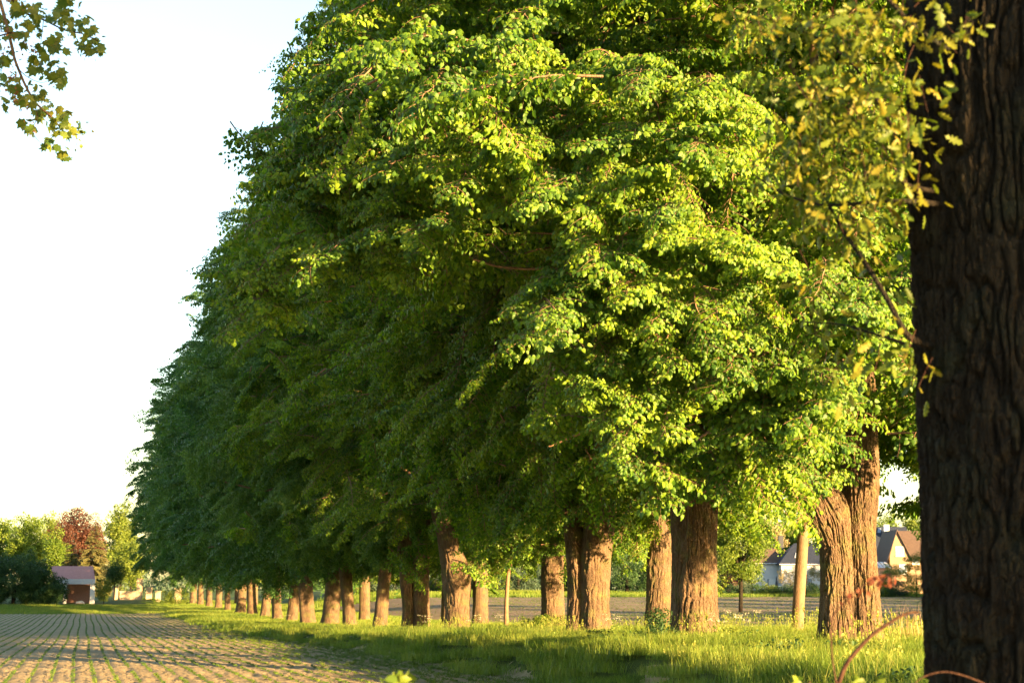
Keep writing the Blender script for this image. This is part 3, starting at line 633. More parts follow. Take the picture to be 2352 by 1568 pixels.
# oak branches that reach left in front of the limes
def pw(px, py, d): return np.array(P(px, py, d))
ZB = Vector(e_oak.location)
br = [([(2150, 800, 9.6), (2085, 770, 9.5), (2040, 690, 9.6), (1985, 600, 9.8), (1930, 520, 10), (1890, 440, 10.2), (1860, 330, 10.3)], .022),
      ([(2160, 470, 9.6), (2090, 462, 9.4), (1990, 466, 9.6), (1880, 470, 9.9), (1790, 440, 10.2), (1730, 400, 10.5)], .018),
      ([(2150, 440, 9.6), (2075, 420, 9.5), (2070, 340, 9.6), (2020, 240, 9.8), (1960, 150, 10), (1880, 90, 10.3), (1780, 50, 10.6), (1690, 30, 11)], .016),
      ([(2180, 120, 9.6), (2100, 60, 9.7), (2000, -40, 9.9), (1900, -120, 10.2)], .02),
      ([(2110, 800, 9.6), (2020, 770, 9.8), (1930, 745, 10.1), (1850, 740, 10.4)], .012),
      ([(2040, 250, 9.7), (2140, 230, 9.2), (2165, 215, 9.0)], .006), ([(2100, 440, 9.3), (2110, 420, 9.1)], .005),
      ([(2100, 80, 9.5), (2160, 60, 9.1), (2200, 40, 9.0)], .007)]
for k, (pp, r0) in enumerate(br):
    q = smoothpath([pw(*a) for a in pp], 24) - np.array(ZB); V, F = tube(q, r0 * (1 - .75 * sp(0, 1, 24)), 6)
    ob("branch", mk_mesh("branch", V, F, M_oakbark, smooth=True), e_oak)
blobs = [(1700, 40, 60, 14), (1790, 60, 70, 20), (1880, 70, 70, 22), (1960, 60, 70, 20), (2050, 60, 60, 18), (2110, 120, 40, 8), (1750, 170, 50, 8), (1850, 190, 70, 16), (1940, 190, 70, 20), (2040, 200, 60, 18),
         (2120, 190, 30, 8), (2165, 230, 26, 6), (1800, 290, 60, 10), (1900, 300, 70, 16), (2000, 290, 70, 18), (2080, 300, 40, 10), (1790, 390, 60, 10), (1880, 400, 70, 18), (1980, 390, 70, 22), (2060, 400, 40, 12),
         (1850, 470, 60, 14), (1940, 480, 60, 16), (2030, 470, 50, 12), (2110, 415, 22, 6), (2000, 560, 40, 5), (1930, 590, 50, 6), (1870, 620, 60, 5), (2040, 640, 40, 4), (1900, 760, 70, 10), (1980, 780, 60, 12), (2060, 820, 50, 12), (1870, 700, 60, 6), (1950, 860, 60, 8), (2100, 845, 30, 5), (2190, 60, 30, 8), (2230, 30, 20, 4), (2155, 90, 20, 5), (2140, 10, 30, 5)]
oak_meshes = single_leaf("leaf", OAK, OAK_F, M_oak, 6, 0.105)
pl, pcl = [], []
for (x, y, rr, n) in blobs:
    for i in range(int(n * (1.08 if y < 520 else .6) * (.4 if x > 2100 else 1))):
        dd = 9.3 + (2150 - x) / 330 + ro.normal(0, .35); dd = max(dd, 8.9) if x < 2110 else 8.95
        q = pw(x + ro.normal(0, rr * .55), y + ro.normal(0, rr * .5), dd); (pl if (len(pl) < 290 and ro.uniform() < .42) else pcl).append(q)
place_leaves(e_oak, pl, oak_meshes, ro)
pcl = np.array(pcl) - np.array(ZB)
scatter("foliage", pcl, ro.uniform(-.6, .6, (len(pcl), 3)) + np.array([0, 0, 1]) * ro.uniform(0, 6, (len(pcl), 1)), ro.uniform(.5, .85, len(pcl)), G_oak, e_oak)

# ------------------------------------------------------------------ maple branch at the upper left
mz = Tz(-9.5, 17) - .1
e_map = empty("maple_tree", (-9.5, 17, mz), "maple whose flowering leafy branch hangs into the sky at the upper left", "tree")
rm = np.random.default_rng(77)
ob("trunk", trunk_mesh([(0, 0, 0, .32), (0, 0, 2, .28), (.1, 0, 5, .26), (.3, 0, 8, .2), (.4, 0, 11, .08)], 40, 40, .02, 12, seed=5, m=M_oakbark), e_map)
n = 260; d = rm.normal(0, 1, (n, 3)); d /= np.linalg.norm(d, axis=1)[:, None]
scatter("crown", d * np.array([3.6, 3.6, 3.6]) * (rm.uniform(.5, 1, n) ** .4)[:, None] + np.array([-.8, 0, 11]), rm.uniform(-1, 1, (n, 3)), rm.uniform(.7, 1, n), G_clump(M_maple), e_map)
MD = 20.0; MB0 = np.array(Vector(e_map.location))
mbr = [([(-600, -260, 20), (-300, -150, 20), (-90, -90, 20), (-20, -40, 20), (5, 20, 20), (28, 110, 20), (35, 140, 20), (60, 200, 20), (85, 240, 20), (120, 270, 20), (150, 310, 20)], .032),
       ([(-90, -90, 20), (0, -40, 20), (35, 8, 20), (62, 32, 20), (100, 46, 20), (150, 70, 20), (190, 78, 20), (225, 95, 20)], .02),
       ([(28, 75, 20), (-20, 90, 19.9), (-60, 120, 19.9)], .012), ([(35, 150, 20), (60, 175, 19.8), (95, 190, 19.8), (120, 180, 19.7)], .006),
       ([(80, 235, 20), (85, 270, 19.9), (75, 300, 19.9), (95, 330, 19.9), (130, 345, 19.9)], .006), ([(110, 265, 20), (150, 290, 20.1), (195, 305, 20.1)], .006),
       ([(40, 20, 20), (25, 50, 20.2), (0, 75, 20.3)], .007), ([(100, 46, 20), (95, 90, 19.8), (90, 130, 19.8)], .005), ([(30, 110, 20), (5, 150, 20.1), (5, 200, 20)], .006)]
for pp, r0 in mbr:
    q = smoothpath([pw(*a) for a in pp], 26) - MB0; V, F = tube(q, r0 * (1 - .7 * sp(0, 1, 26)), 6); ob("branch", mk_mesh("branch", V, F, M_pole if r0 > .03 else M_twig, smooth=True), e_map)
mcl = [(200, 50, 60, 9), (130, 30, 50, 6), (350, 80, 80, 14), (400, 50, 60, 10), (480, 150, 60, 9), (490, 240, 60, 12), (540, 270, 30, 5), (430, 130, 50, 9), (250, 250, 50, 9), (310, 210, 50, 8), (200, 290, 40, 6), (220, 360, 40, 7), (290, 360, 30, 5), (300, 430, 40, 8), (60, 180, 50, 6), (110, 230, 40, 5),
       (20, 330, 50, 8), (40, 440, 50, 9), (130, 450, 50, 8), (80, 560, 50, 9), (160, 560, 40, 7), (240, 520, 40, 7), (230, 620, 50, 8), (350, 640, 50, 9), (300, 690, 50, 8), (165, 710, 40, 8), (250, 790, 40, 8), (370, 720, 40, 6), (450, 740, 30, 7), (340, 830, 40, 7), (90, 40, 40, 6), (20, 120, 40, 7), (0, 230, 40, 6), (250, 110, 40, 6), (180, 140, 40, 5)]
mp_meshes = single_leaf("leaf", MAPLE, MAPLE_F, M_maple, 6, 0.135); fl = []; pts_m = []; pts_c = []
for x, y, rr, n in mcl:
    x *= .41; y *= .41; rr *= .41
    for i in range(int(n * 1.1)):
        q = pw(x + rm.normal(0, rr * .55), y + rm.normal(0, rr * .55), 20 + rm.normal(0, .35)); (pts_m if rm.uniform() < .88 and len(pts_m) < 290 else pts_c).append(q)
    if y > 60 or x < 60:
        for i in range(1 if x < 90 else 0): fl.append(pw(x + rm.normal(0, rr * .6), y + rm.normal(0, rr * .6), 19.9))
place_leaves(e_map, pts_m, mp_meshes, rm, down=.45)
if pts_c: scatter("foliage", np.array(pts_c) - MB0, rm.uniform(-.6, .6, (len(pts_c), 3)), rm.uniform(.45, .7, len(pts_c)), G_maple, e_map)
# drooping flower tassels
fv = []
for c in fl:
    k = 16; pos = c + rm.normal(0, .045, (k, 3)) + np.array([0, 0, -.03]); V, F, tn = leaf_cloud(pos, rm.normal(0, .5, (k, 3)) + np.array([0, 0, -1]), rm.normal(0, 1, (k, 3)), rm.uniform(.02, .045, k), r=rm); fv.append((V, F, tn, 0))
V, F, tn, mi = join(fv); o = ob("blossom", mk_mesh("blossom", V - MB0, F, [M_flower], tone=tn), e_map); o['kind'] = 'stuff'

# ------------------------------------------------------------------ grass and seedlings
def blades(seed, n, area, h, wdt=0.006, m=M_grass, bend=0.5, k=3, name="tuft"):
    r = np.random.default_rng(seed); V = []; F = []; tn = []
    x = r.uniform(-area / 2, area / 2, n); y = r.uniform(-area / 2, area / 2, n)
    for i in range(n):
        hh = h * r.uniform(.45, 1.15); a = r.uniform(0, 6.28); b = r.uniform(.1, bend); d = np.array([math.cos(a), math.sin(a)]); pr = np.array([-d[1], d[0]]); t = r.uniform(0, 1); o = len(V)
        for j in range(k):
            q = j / k; c = np.array([x[i], y[i]]) + d * b * hh * q * q; z = hh * q * (1 - .25 * b * q); ww = wdt * (1 - q * .5)
            V.append((c[0] - pr[0] * ww, c[1] - pr[1] * ww, z)); V.append((c[0] + pr[0] * ww, c[1] + pr[1] * ww, z)); tn += [t * .8 + q * .2] * 2
        c = np.array([x[i], y[i]]) + d * b * hh; V.append((c[0], c[1], hh * (1 - .25 * b))); tn.append(min(1, t * .8 + .25))
        for j in range(k - 1):
            p = o + 2 * j; F += [(p, p + 1, p + 3), (p, p + 3, p + 2)]
        p = o + 2 * (k - 1); F.append((p, p + 1, p + 2))
    return src_obj(name, mk_mesh(name, np.array(V), np.array(F), [m], tone=np.array(tn)))
G_grass = gn_tree("grass_tufts", [blades(600 + i, 520, 1.1, .20 + .045 * i, 0.0045, bend=.95) for i in range(4)])
G_grassfar = gn_tree("grass_far", [blades(620 + i, 380, 2.2, .28, 0.013, k=2, bend=.8) for i in range(3)])
def grass_area(x0, x1, y0, y1, step, g, name, scale=(.8, 1.25), label=None, off=0.0, cond=None):
    X, Y = np.meshgrid(np.arange(x0, x1, step), np.arange(y0, y1, step)); X = X.ravel() + rng.uniform(-.4, .4, X.size) * step; Y = Y.ravel() + rng.uniform(-.4, .4, Y.size) * step
    k = X > edge_x(Y) + off
    if cond is not None: k = cond(X, Y)
    X, Y = X[k], Y[k]; s = rng.uniform(*scale, len(X)) * (0.75 + 0.6 * vnoise(X * .5, Y * .5, 31))
    return X, Y, s
def put_grass(parts, g, name, label):
    X = np.concatenate([a[0] for a in parts]); Y = np.concatenate([a[1] for a in parts]); s = np.concatenate([a[2] for a in parts])
    o = scatter(name, np.stack([X, Y, T(X, Y) - .03], -1), np.stack([np.zeros_like(X), np.zeros_like(X), rng.uniform(0, 6.28, len(X))], -1), s, g)
    tag(o, label, "grass"); return o
def inview(X, Y, m=3): 
    a = np.degrees(np.arctan2(X, Y)); return (a < 36) 
put_grass([grass_area(9, 27, 14, 60, .62, None, "g"), grass_area(9, 27, 60, 96, .85, None, "g")], G_grass, "grass", "long sunlit grass on the verge under the nearer limes")
put_grass([grass_area(8.5, 27, 92, 280, 1.5, None, "g"), grass_area(-14, 9.5, 197, 216, 1.4, None, "g", cond=lambda X, Y: X < 99), grass_area(27, 110, 205, 209, 1.3, None, "g", scale=(1.2, 1.9), cond=lambda X, Y: X < 999), grass_area(27, 110, 217.5, 221, 1.3, None, "g", scale=(1.4, 2.2), cond=lambda X, Y: X < 999)], G_grassfar, "far_grass", "grass strips farther off along the avenue and round the fields")
# taller seed stalks
def stalks(seed):
    r = np.random.default_rng(seed); parts = []
    for i in range(26):
        b = np.array([r.normal(0, .3), r.normal(0, .3), 0]); h = r.uniform(.45, .75); d = np.array([r.normal(0, .12), r.normal(0, .12), 0]); t = sp(0, 1, 5)[:, None]
        q = b + np.array([0, 0, h]) * t + d * t * t * h * 2; V, F = tube(q, .0022, 3); parts.append((V, F, np.full(len(V), .9), 0))
        n = 7; pos = q[-1] - np.array([0, 0, 1]) * r.uniform(0, .12, (n, 1)); V, F, tn = leaf_cloud(pos, r.normal(0, .4, (n, 3)) + np.array([0, 0, 1]), r.normal(0, 1, (n, 3)), r.uniform(.02, .04, n), r=r); parts.append((V, F, tn * .2 + .8, 0))
    V, F, tn, mi = join(parts); return src_obj("stalks", mk_mesh("stalks", V, F, [M_grass], tone=tn))
G_st = gn_tree("stalks", [stalks(640), stalks(641)])
put_grass([grass_area(10.5, 27, 17, 75, 3.2, None, "g", scale=(.7, 1.1), off=.6)], G_st, "seed_grass", "tall flowering grass stalks above the verge")
def weed(seed, n=60, rad=.35, h=.4, size=(.05, .11), m=M_crop):
    r = np.random.default_rng(seed); pos = np.stack([r.normal(0, rad * .5, n), r.normal(0, rad * .5, n), r.uniform(.1, 1, n) * h], -1)
    V, F, tn = leaf_cloud(pos, pos * np.array([1, 1, 0]) / rad + r.normal(0, .5, (n, 3)) + np.array([0, 0, -.2]), r.normal(0, .4, (n, 3)) + np.array([0, -.2, 1]), r.uniform(*size, n), r=r)
    return src_obj("weed", mk_mesh("weed", V, F, [m], tone=tn))
G_weed = gn_tree("weeds", [weed(650 + i) for i in range(3)])
def put_weeds(name, label, centres, seed, cat="plants"):
    r = np.random.default_rng(seed); pts = []; ss_ = []
    for (px, py, d, rx, ry, n) in centres:
        c = P(px, py, d)
        for i in range(n):
            x = c.x + r.normal(0, rx); y = c.y + r.normal(0, ry); pts.append((x, y, Tz(x, y))); ss_.append(r.uniform(.4, .8))
    o = scatter(name, np.array(pts), np.stack([np.zeros(len(pts)), np.zeros(len(pts)), r.uniform(0, 6, len(pts))], -1), ss_, G_weed); return tag(o, label, cat)
put_weeds("ground_cover", "leafy nettles and ground elder spread round the trunk feet", [(1560, 1470, 44, 1.0, .8, 36), (1480, 1465, 46, 1.2, .8, 24), (1900, 1480, 34, .9, .5, 26), (1830, 1465, 36, .6, .5, 10), (1400, 1465, 50, 1.5, 1, 20), (2090, 1430, 38, .6, .8, 10), (1000, 1450, 74, 2, 1.5, 16), (930, 1440, 83, 2, 1.5, 14), (1120, 1450, 72, 1.5, 2, 10), (480, 1400, 200, 3, 3, 8), (400, 1385, 230, 2, 3, 12)], 3)
r = np.random.default_rng(31); n = 420; Y = 18 + r.uniform(0, 1, n) ** 1.3 * 70; X = edge_x(Y) + 1.2 + r.uniform(0, 1, n) * (26 - edge_x(Y) - 1.2); k = vnoise(X * .6, Y * .4, 77) > .5; X, Y = X[k], Y[k]
o = scatter("broadleaf_weeds", np.stack([X, Y, T(X, Y)], -1), np.stack([X * 0, X * 0, r.uniform(0, 6, len(X))], -1), r.uniform(.5, 1.0, len(X)), gn_tree("dark_weeds", [weed(660 + i, n=70, rad=.45, h=.32) for i in range(3)], M_bg_dark)); tag(o, "darker broad-leaved weeds mixed through the verge grass", "weeds")
# crop rows
def row_seg(seed):
    r = np.random.default_rng(seed); n = 60; pos = []; ax = []
    for k in range(7):
        x0 = (k + r.uniform(.2, .8)) / 7; y0 = r.normal(0, .012)
        for j in range(5):
            a = r.uniform(0, 6.28); pos.append((y0 + .01 * math.cos(a), x0 + .01 * math.sin(a), .02 + .03 * r.uniform())); ax.append((math.cos(a), math.sin(a), r.uniform(.1, .9)))
    pos = np.array(pos); ax = np.array(ax); V, F, tn = leaf_cloud(pos, ax, r.normal(0, .2, pos.shape) + np.array([0, -.2, 1]), r.uniform(.035, .075, len(pos)), r=r)
    return src_obj("row", mk_mesh("row", V, F, [M_crop], tone=tn))
G_row = gn_tree("rows", [row_seg(700 + i) for i in range(4)])
rx = np.arange(-16 * ROW * 1.9, 9.4, ROW); rx = rx[:]; ry = np.arange(34, 196, 1.0)
X, Y = np.meshgrid(rx, ry); X = X.ravel(); Y = Y.ravel(); k = (X < edge_x(Y) - .5) & (rng.uniform(size=X.size) < .88) & (X > -.05 * Y - 4)
X, Y = X[k], Y[k]; X2 = X - .04 * np.sin(Y * .13)
o = scatter("crop_seedlings", np.stack([X2, Y, T(X2, Y) + .015], -1), np.zeros((len(X), 3)), np.ones(len(X)) * rng.uniform(.6, 1.05, len(X)), G_row); tag(o, "rows of young green seedlings converging across the bare field", "crop")
# weeds in the soil near the verge edge
r = np.random.default_rng(8); n = 1500; Y = 32 + r.uniform(0, 1, n) ** 1.5 * 80; X = edge_x(Y) - np.abs(r.normal(0, 1.6, n)); 
o = scatter("field_weeds", np.stack([X, Y, T(X, Y)], -1), np.stack([X * 0, X * 0, r.uniform(0, 6, n)], -1), r.uniform(.10, .32, n), G_weed); tag(o, "small weeds scattered over the bare soil beside the verge", "weeds")

# ------------------------------------------------------------------ plants one can tell apart
def parsley(px, py, d, label, seed):
    c = P(px, py, d); z = Tz(c.x, c.y); e = empty("cow_parsley", (c.x, c.y, z), label, "plant", "white cow parsley in the verge"); r = np.random.default_rng(seed)
    st = []; um = []
    for i in range(7):
        h = r.uniform(.55, .85); a = r.uniform(0, 6.28); t = sp(0, 1, 5)[:, None]; q = np.array([0, 0, h]) * t + np.array([math.cos(a), math.sin(a), 0]) * .28 * t * t
        V, F = tube(q, .004, 4); st.append((V, F, np.full(len(V), .4), 0)); k = 26; pos = q[-1] + r.normal(0, 1, (k, 3)) * np.array([.05, .05, .012])
        V, F, tn = leaf_cloud(pos, r.normal(0, 1, (k, 3)) * np.array([1, 1, .2]), np.array([0, 0, 1.]) + r.normal(0, .2, (k, 3)), r.uniform(.015, .03, k), r=r); um.append((V, F, tn, 0))
    k = 40; pos = r.normal(0, .12, (k, 3)) * np.array([1, 1, 0]) + np.array([0, 0, 1]) * r.uniform(.1, .45, (k, 1)); V, F, tn = leaf_cloud(pos, r.normal(0, 1, (k, 3)), np.array([0, 0, 1.]) + r.normal(0, .5, (k, 3)), r.uniform(.04, .09, k), r=r); st.append((V, F, tn, 0))
    V, F, tn, mi = join(st); ob("stem", mk_mesh("stem", V, F, [M_crop], tone=tn), e); V, F, tn, mi = join(um); ob("umbel", mk_mesh("umbel", V, F, [M_white], tone=tn), e)['kind'] = 'stuff'
for i, (x, y, d, lb) in enumerate([(1655, 1480, 42, "cow parsley close against the right foot of the rippled trunk"), (1690, 1478, 40.5, "taller cow parsley just right of the rippled trunk"), (1716, 1482, 39, "cow parsley out in the grass between the rippled and twin trunks"), (975, 1450, 72, "cow parsley left of the broad straight trunk"), (1090, 1450, 70, "cow parsley right of the broad straight trunk"), (1140, 1450, 78, "cow parsley in front of the thin orange-stemmed tree"), (655, 1438, 118, "far cow parsley between two orange lime trunks"), (1410, 1470, 49, "cow parsley right of the half-shaded third trunk")]): parsley(x, y, d, lb, 50 + i)
def bush(name, px, py, d, w_, h_, m, label, cat, n, seed, group=None, stem=True, flat=1.0, scale=(.5, .9), z=None, G=None):
    c = P(px, py, d); z0 = Tz(c.x, c.y) - .05 if z is None else z; e = empty(name, (c.x, c.y, z0), label, cat, group); r = np.random.default_rng(seed)
    dd = r.normal(0, 1, (n, 3)); dd /= np.linalg.norm(dd, axis=1)[:, None]; rr = (r.uniform(.25, 1, n) ** .45) * (1 + .16 * np.sin(dd[:, 0] * 5 + seed) * np.sin(dd[:, 2] * 6 + seed * 2) + .1 * np.sin(dd[:, 1] * 9))
    p = dd * rr[:, None] * np.array([w_ / 2, w_ / 2 * flat, h_ / 2]) + np.array([0, 0, h_ * .52]); p[:, 2] = np.maximum(p[:, 2], .15)
    scatter("foliage" if not name.endswith("tree") else "crown", p, r.uniform(-.6, .6, (n, 3)) + np.array([0, 0, 1]) * r.uniform(0, 6, (n, 1)), r.uniform(*scale, n), G or G_clump(m), e)
    if stem:
        V, F = tube([(0, 0, 0), (.05, 0, h_ * .3), (.0, .05, h_ * .6)], [max(.03, w_ * .03), max(.025, w_ * .025), .02], 7); ob("trunk", mk_mesh("trunk", V, F, M_oakbark, smooth=True), e)
    return e
bush("sucker_bush", 1522, 1440, 43.6, .55, .95, M_bg_dark, "dark leafy root suckers against the left foot of the rippled trunk", "bush", 9, 1, scale=(.2, .32), stem=False)
bush("foot_mound", 1262, 1425, 82, 3.0, .8, M_bg_green, "low bright leafy mound at the foot of the leaf-shadowed back trunk", "bush", 34, 2, scale=(.25, .4), stem=False)

# background hedge and gardens beyond the right field (depth about 225-250 m)
GD = 232
def gb(*a, **k): return bush(*a, **k)
r_ = random.Random(5)
hedge_lab = ["dark willow bush behind the thin young tree", "round blue-green bush right of the broad straight trunk", "blue-green bush left of the leaf-shadowed back trunk", "dull green bush seen between the third lime and the leaning one", "low bush in the gap left of the cleft golden trunk"]
for i, (x, w_, h_) in enumerate([(1190, 7, 5.0), (1120, 7, 4.4), (1225, 6, 3.6), (1440, 9, 5.4), (905, 8, 4.0)]):
    bush("willow_bush", x, 1365, 226 + (i % 3) * 3, w_, h_, M_bg_blue if i != 3 else M_bg_dark, hedge_lab[i], "bush", 60, 60 + i, "bushes along the far field edge", scale=(.7, 1.2))
for i, (x, w_, h_, m, lb) in enumerate([(1090, 9, 6.5, M_bg_yel, "yellow-green garden bush showing beside the broad straight trunk"), (1380, 10, 7, M_bg_blue, "tall grey-green tree bush behind the third lime's trunk"), (1480, 8, 5, M_bg_dark, "dark bush behind the leaning back-row trunk"), (820, 8, 4, M_bg_dark, "dark bush glimpsed past the slender trunk"), (1010, 8, 4.5, M_bg_blue, "grey-green bush glimpsed left of the broad trunk"), (1300, 7, 5, M_bg_yel, "lit bush with a bare top right of the leaf-shadowed back trunk")]):
    bush("garden_bush", x, 1362, 236, w_, h_, m, lb, "bush", 60, 80 + i, "bushes in the gardens beyond", scale=(.7, 1.2))
bush("plum_bush", 1690, 1352, 228, 4.4, 5.6, M_plum, "dark purple-leaved bush with a red top left of the brown-roofed house", "bush", 70, 90, scale=(.5, .9))
bush("small_tree", 1727, 1350, 222, 3.6, 4.4, M_bg_yel, "small bright yellow-green tree before the brown-roofed house", "tree", 60, 91, scale=(.35, .7))
bush("conifer_tree", 1655, 1350, 230, 2.8, 6.0, M_spruce, "straw-coloured conifer at the right edge of the rippled trunk", "tree", 60, 92, scale=(.4, .7))
bush("flowering_bush", 1694, 1358, 221, 2.6, 1.9, M_cream, "pale flowering bush below the purple bush", "bush", 22, 93, scale=(.35, .6))
bush("flowering_bush", 1815, 1355, 223, 3.2, 4.2, M_cream, "tall pale blossoming bush left of the slim golden trunk", "bush", 40, 94, scale=(.3, .6))
bush("flowering_bush", 1865, 1352, 226, 2.8, 3.6, M_cream, "pale blossoming bush between the slim golden trunk and the twin one", "bush", 34, 95, scale=(.3, .6))
bush("garden_tree", 2048, 1350, 222, 3.2, 4.3, M_bg_yel, "small light green tree before the gabled house's lower window", "tree", 46, 96, scale=(.35, .7))
bush("garden_tree", 2105, 1350, 216, 3.6, 6.4, M_bg_green, "taller light green tree at the edge of the oak trunk", "tree", 66, 97, scale=(.35, .7))
for i, x in enumerate([1675, 1712, 1742, 1770, 1800, 1830, 1862, 2020, 2040, 2065, 2090]):
    bush("hedge_bush", x, 1362, 219.5, 2.6 + .6 * (i % 3), 1.3 + .5 * ((i * 7) % 4) / 3, [M_bg_dark, M_bg_blue, M_bg_dark, M_bg_yel][i % 4], None, "bush", 22, 120 + i, "low mixed hedge before the houses", scale=(.35, .6), stem=False)['label'] = \
        ["low dark hedge bush right of the rippled trunk", "grey-green hedge bush under the purple bush", "dark hedge bush below the small yellow-green tree", "yellow-tipped hedge bush before the white wall", "dark hedge bush before the folded parasol", "grey-green hedge bush just left of the slim golden trunk", "dark hedge bush right of the slim golden trunk", "bright low hedge bush right of the twin trunk", "dark low bush before the lean-to roof", "grey-green hedge bush under the light green tree", "dark hedge bush beside the oak trunk"][i]
# trees behind the houses
def bgtree(name, px, ptop, pbase, d, wpx, m, label, seed, n=110, group=None, z=None, frac=.72, scale=(.9, 1.6)):
    s = FPX / d; scale = (scale[0] * max(1, d / 270), scale[1] * max(1, d / 270)); c = P(px, pbase, d); z0 = Tz(c.x, c.y) if z is None else z; top = CAMZ + (1350 - ptop) / s * 1.0; H = top - z0; w_ = wpx / s
    e = empty(name, (c.x, c.y, z0 - .1), label, "tree", group); r = np.random.default_rng(seed)
    nl = 16; i = np.arange(nl) + .5; ph = np.arccos(1 - 2 * i / nl); th = math.pi * 3.236 * i; L = np.stack([np.cos(th) * np.sin(ph), np.sin(th) * np.sin(ph), np.cos(ph)], -1) * r.uniform(.75, 1.05, (nl, 1))
    k = r.integers(0, nl, n); dd = L[k] * .72 + r.normal(0, .2, (n, 3)); ch = H * frac
    p = dd * np.array([w_ / 2, w_ / 2, ch / 2]) + np.array([0, 0, H - ch / 2])
    scatter("crown", p, r.uniform(-.6, .6, (n, 3)) + np.array([0, 0, 1]) * r.uniform(0, 6, (n, 1)), r.uniform(*scale, n), G_clump(m), e)
    V, F = tube([(0, 0, 0), (.1, 0, H * .25), (0, .1, H * .5), (0, 0, H * .75)], [w_ * .035, w_ * .03, w_ * .02, .05], 8); ob("trunk", mk_mesh("trunk", V, F, M_oakbark, smooth=True), e)
    for j in range(4):
        a = j * 1.6 + seed; V, F = tube([(0, 0, H * .35), (math.cos(a) * w_ * .2, math.sin(a) * w_ * .2, H * .6)], [w_ * .018, .04], 5); ob("limb", mk_mesh("limb", V, F, M_oakbark, smooth=True), e)
    return e
GB = "trees behind the houses"
bgtree("garden_tree", 1700, 1135, 1350, 150, 150, M_bg_green, "sunlit bright green tree right behind the rippled trunk", 21, 130, scale=(.7, 1.2), frac=.75)
bgtree("chestnut_tree", 1765, 1172, 1350, 262, 70, M_cream, "pale flowering tree above the brown-roofed house", 22, 80, GB)
bgtree("garden_tree", 1822, 1196, 1350, 270, 80, M_bg_green, "far green tree behind the two chimneys", 23, 80, GB)
bgtree("garden_tree", 1600, 1190, 1350, 262, 130, M_bg_yel, "far tree hidden mostly behind the rippled trunk", 24, 80, GB)
bgtree("garden_tree", 2040, 1182, 1350, 300, 90, M_bg_green, "far tree rising over the dark blue roof", 25, 80, GB)
bgtree("garden_tree", 2110, 1172, 1350, 300, 90, M_bg_yel, "far tree behind the gabled house at the oak trunk", 26, 80, GB)
bgtree("garden_tree", 1450, 1240, 1350, 262, 110, M_bg_green, "far tree between the third lime and the leaning trunk", 27, 80, GB)
bgtree("garden_tree", 1220, 1255, 1350, 262, 120, M_bg_green, "far tree behind the red-roofed house", 28, 80, GB)
bgtree("garden_tree", 1100, 1250, 1350, 262, 120, M_bg_yel, "far yellow-green tree behind the willow bushes", 29, 80, GB)
# left background
GL = "trees beyond the field's far end"
bgtree("garden_tree", 58, 1182, 1350, 385, 108, M_bg_green, "large sunlit round green tree at the far left", 31, 150, GL, frac=.8)
bgtree("garden_tree", -8, 1188, 1350, 395, 50, M_bg_green, "narrow sunlit tree cut by the left edge", 32, 70, GL, frac=.8)
bgtree("garden_tree", 128, 1222, 1350, 350, 50, M_bg_green, "smaller fresh green tree before the copper beech", 33, 70, GL, frac=.8)
bgtree("copper_beech_tree", 176, 1170, 1350, 410, 136, M_copper, "big copper beech with a red-brown domed crown", 34, 170, GL, frac=.8)
bgtree("garden_tree", 122, 1186, 1350, 450, 60, M_bg_yel, "pale far tree left of the copper beech", 35, 60, GL)
bgtree("birch_tree", 276, 1158, 1350, 360, 68, M_bg_yel, "tall yellow-green tree between the spruce and the last limes", 36, 120, GL, frac=.85)
bgtree("birch_tree", 300, 1240, 1350, 345, 60, M_bg_yel, "lower yellow-lit tree touching the last lime", 37, 80, GL, frac=.85)
bgtree("garden_tree", 262, 1285, 1355, 240, 48, M_bg_dark, "small dark tree beside the cream garden wall", 38, 46, GL, frac=.7, scale=(.5, .9))
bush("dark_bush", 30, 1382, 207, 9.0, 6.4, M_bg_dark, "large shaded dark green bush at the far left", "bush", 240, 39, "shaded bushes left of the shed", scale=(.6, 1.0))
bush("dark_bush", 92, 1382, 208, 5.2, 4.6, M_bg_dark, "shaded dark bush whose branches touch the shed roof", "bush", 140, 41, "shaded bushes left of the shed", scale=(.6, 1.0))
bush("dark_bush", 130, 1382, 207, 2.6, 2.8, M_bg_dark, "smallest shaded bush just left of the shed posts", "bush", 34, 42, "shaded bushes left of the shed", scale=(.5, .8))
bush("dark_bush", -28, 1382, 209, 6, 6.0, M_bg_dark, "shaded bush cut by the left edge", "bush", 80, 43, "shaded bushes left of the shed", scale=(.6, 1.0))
bush("climbing_bush", 238, 1382, 212, 2.0, 3.2, M_bg_yel, "yellow-green bush against the shed's right post", "bush", 30, 44, scale=(.4, .7))
bush("garden_bush", 402, 1385, 236, 4, 2.6, M_bg_yel, "bright bush between the far trunks", "bush", 34, 45, scale=(.4, .7))
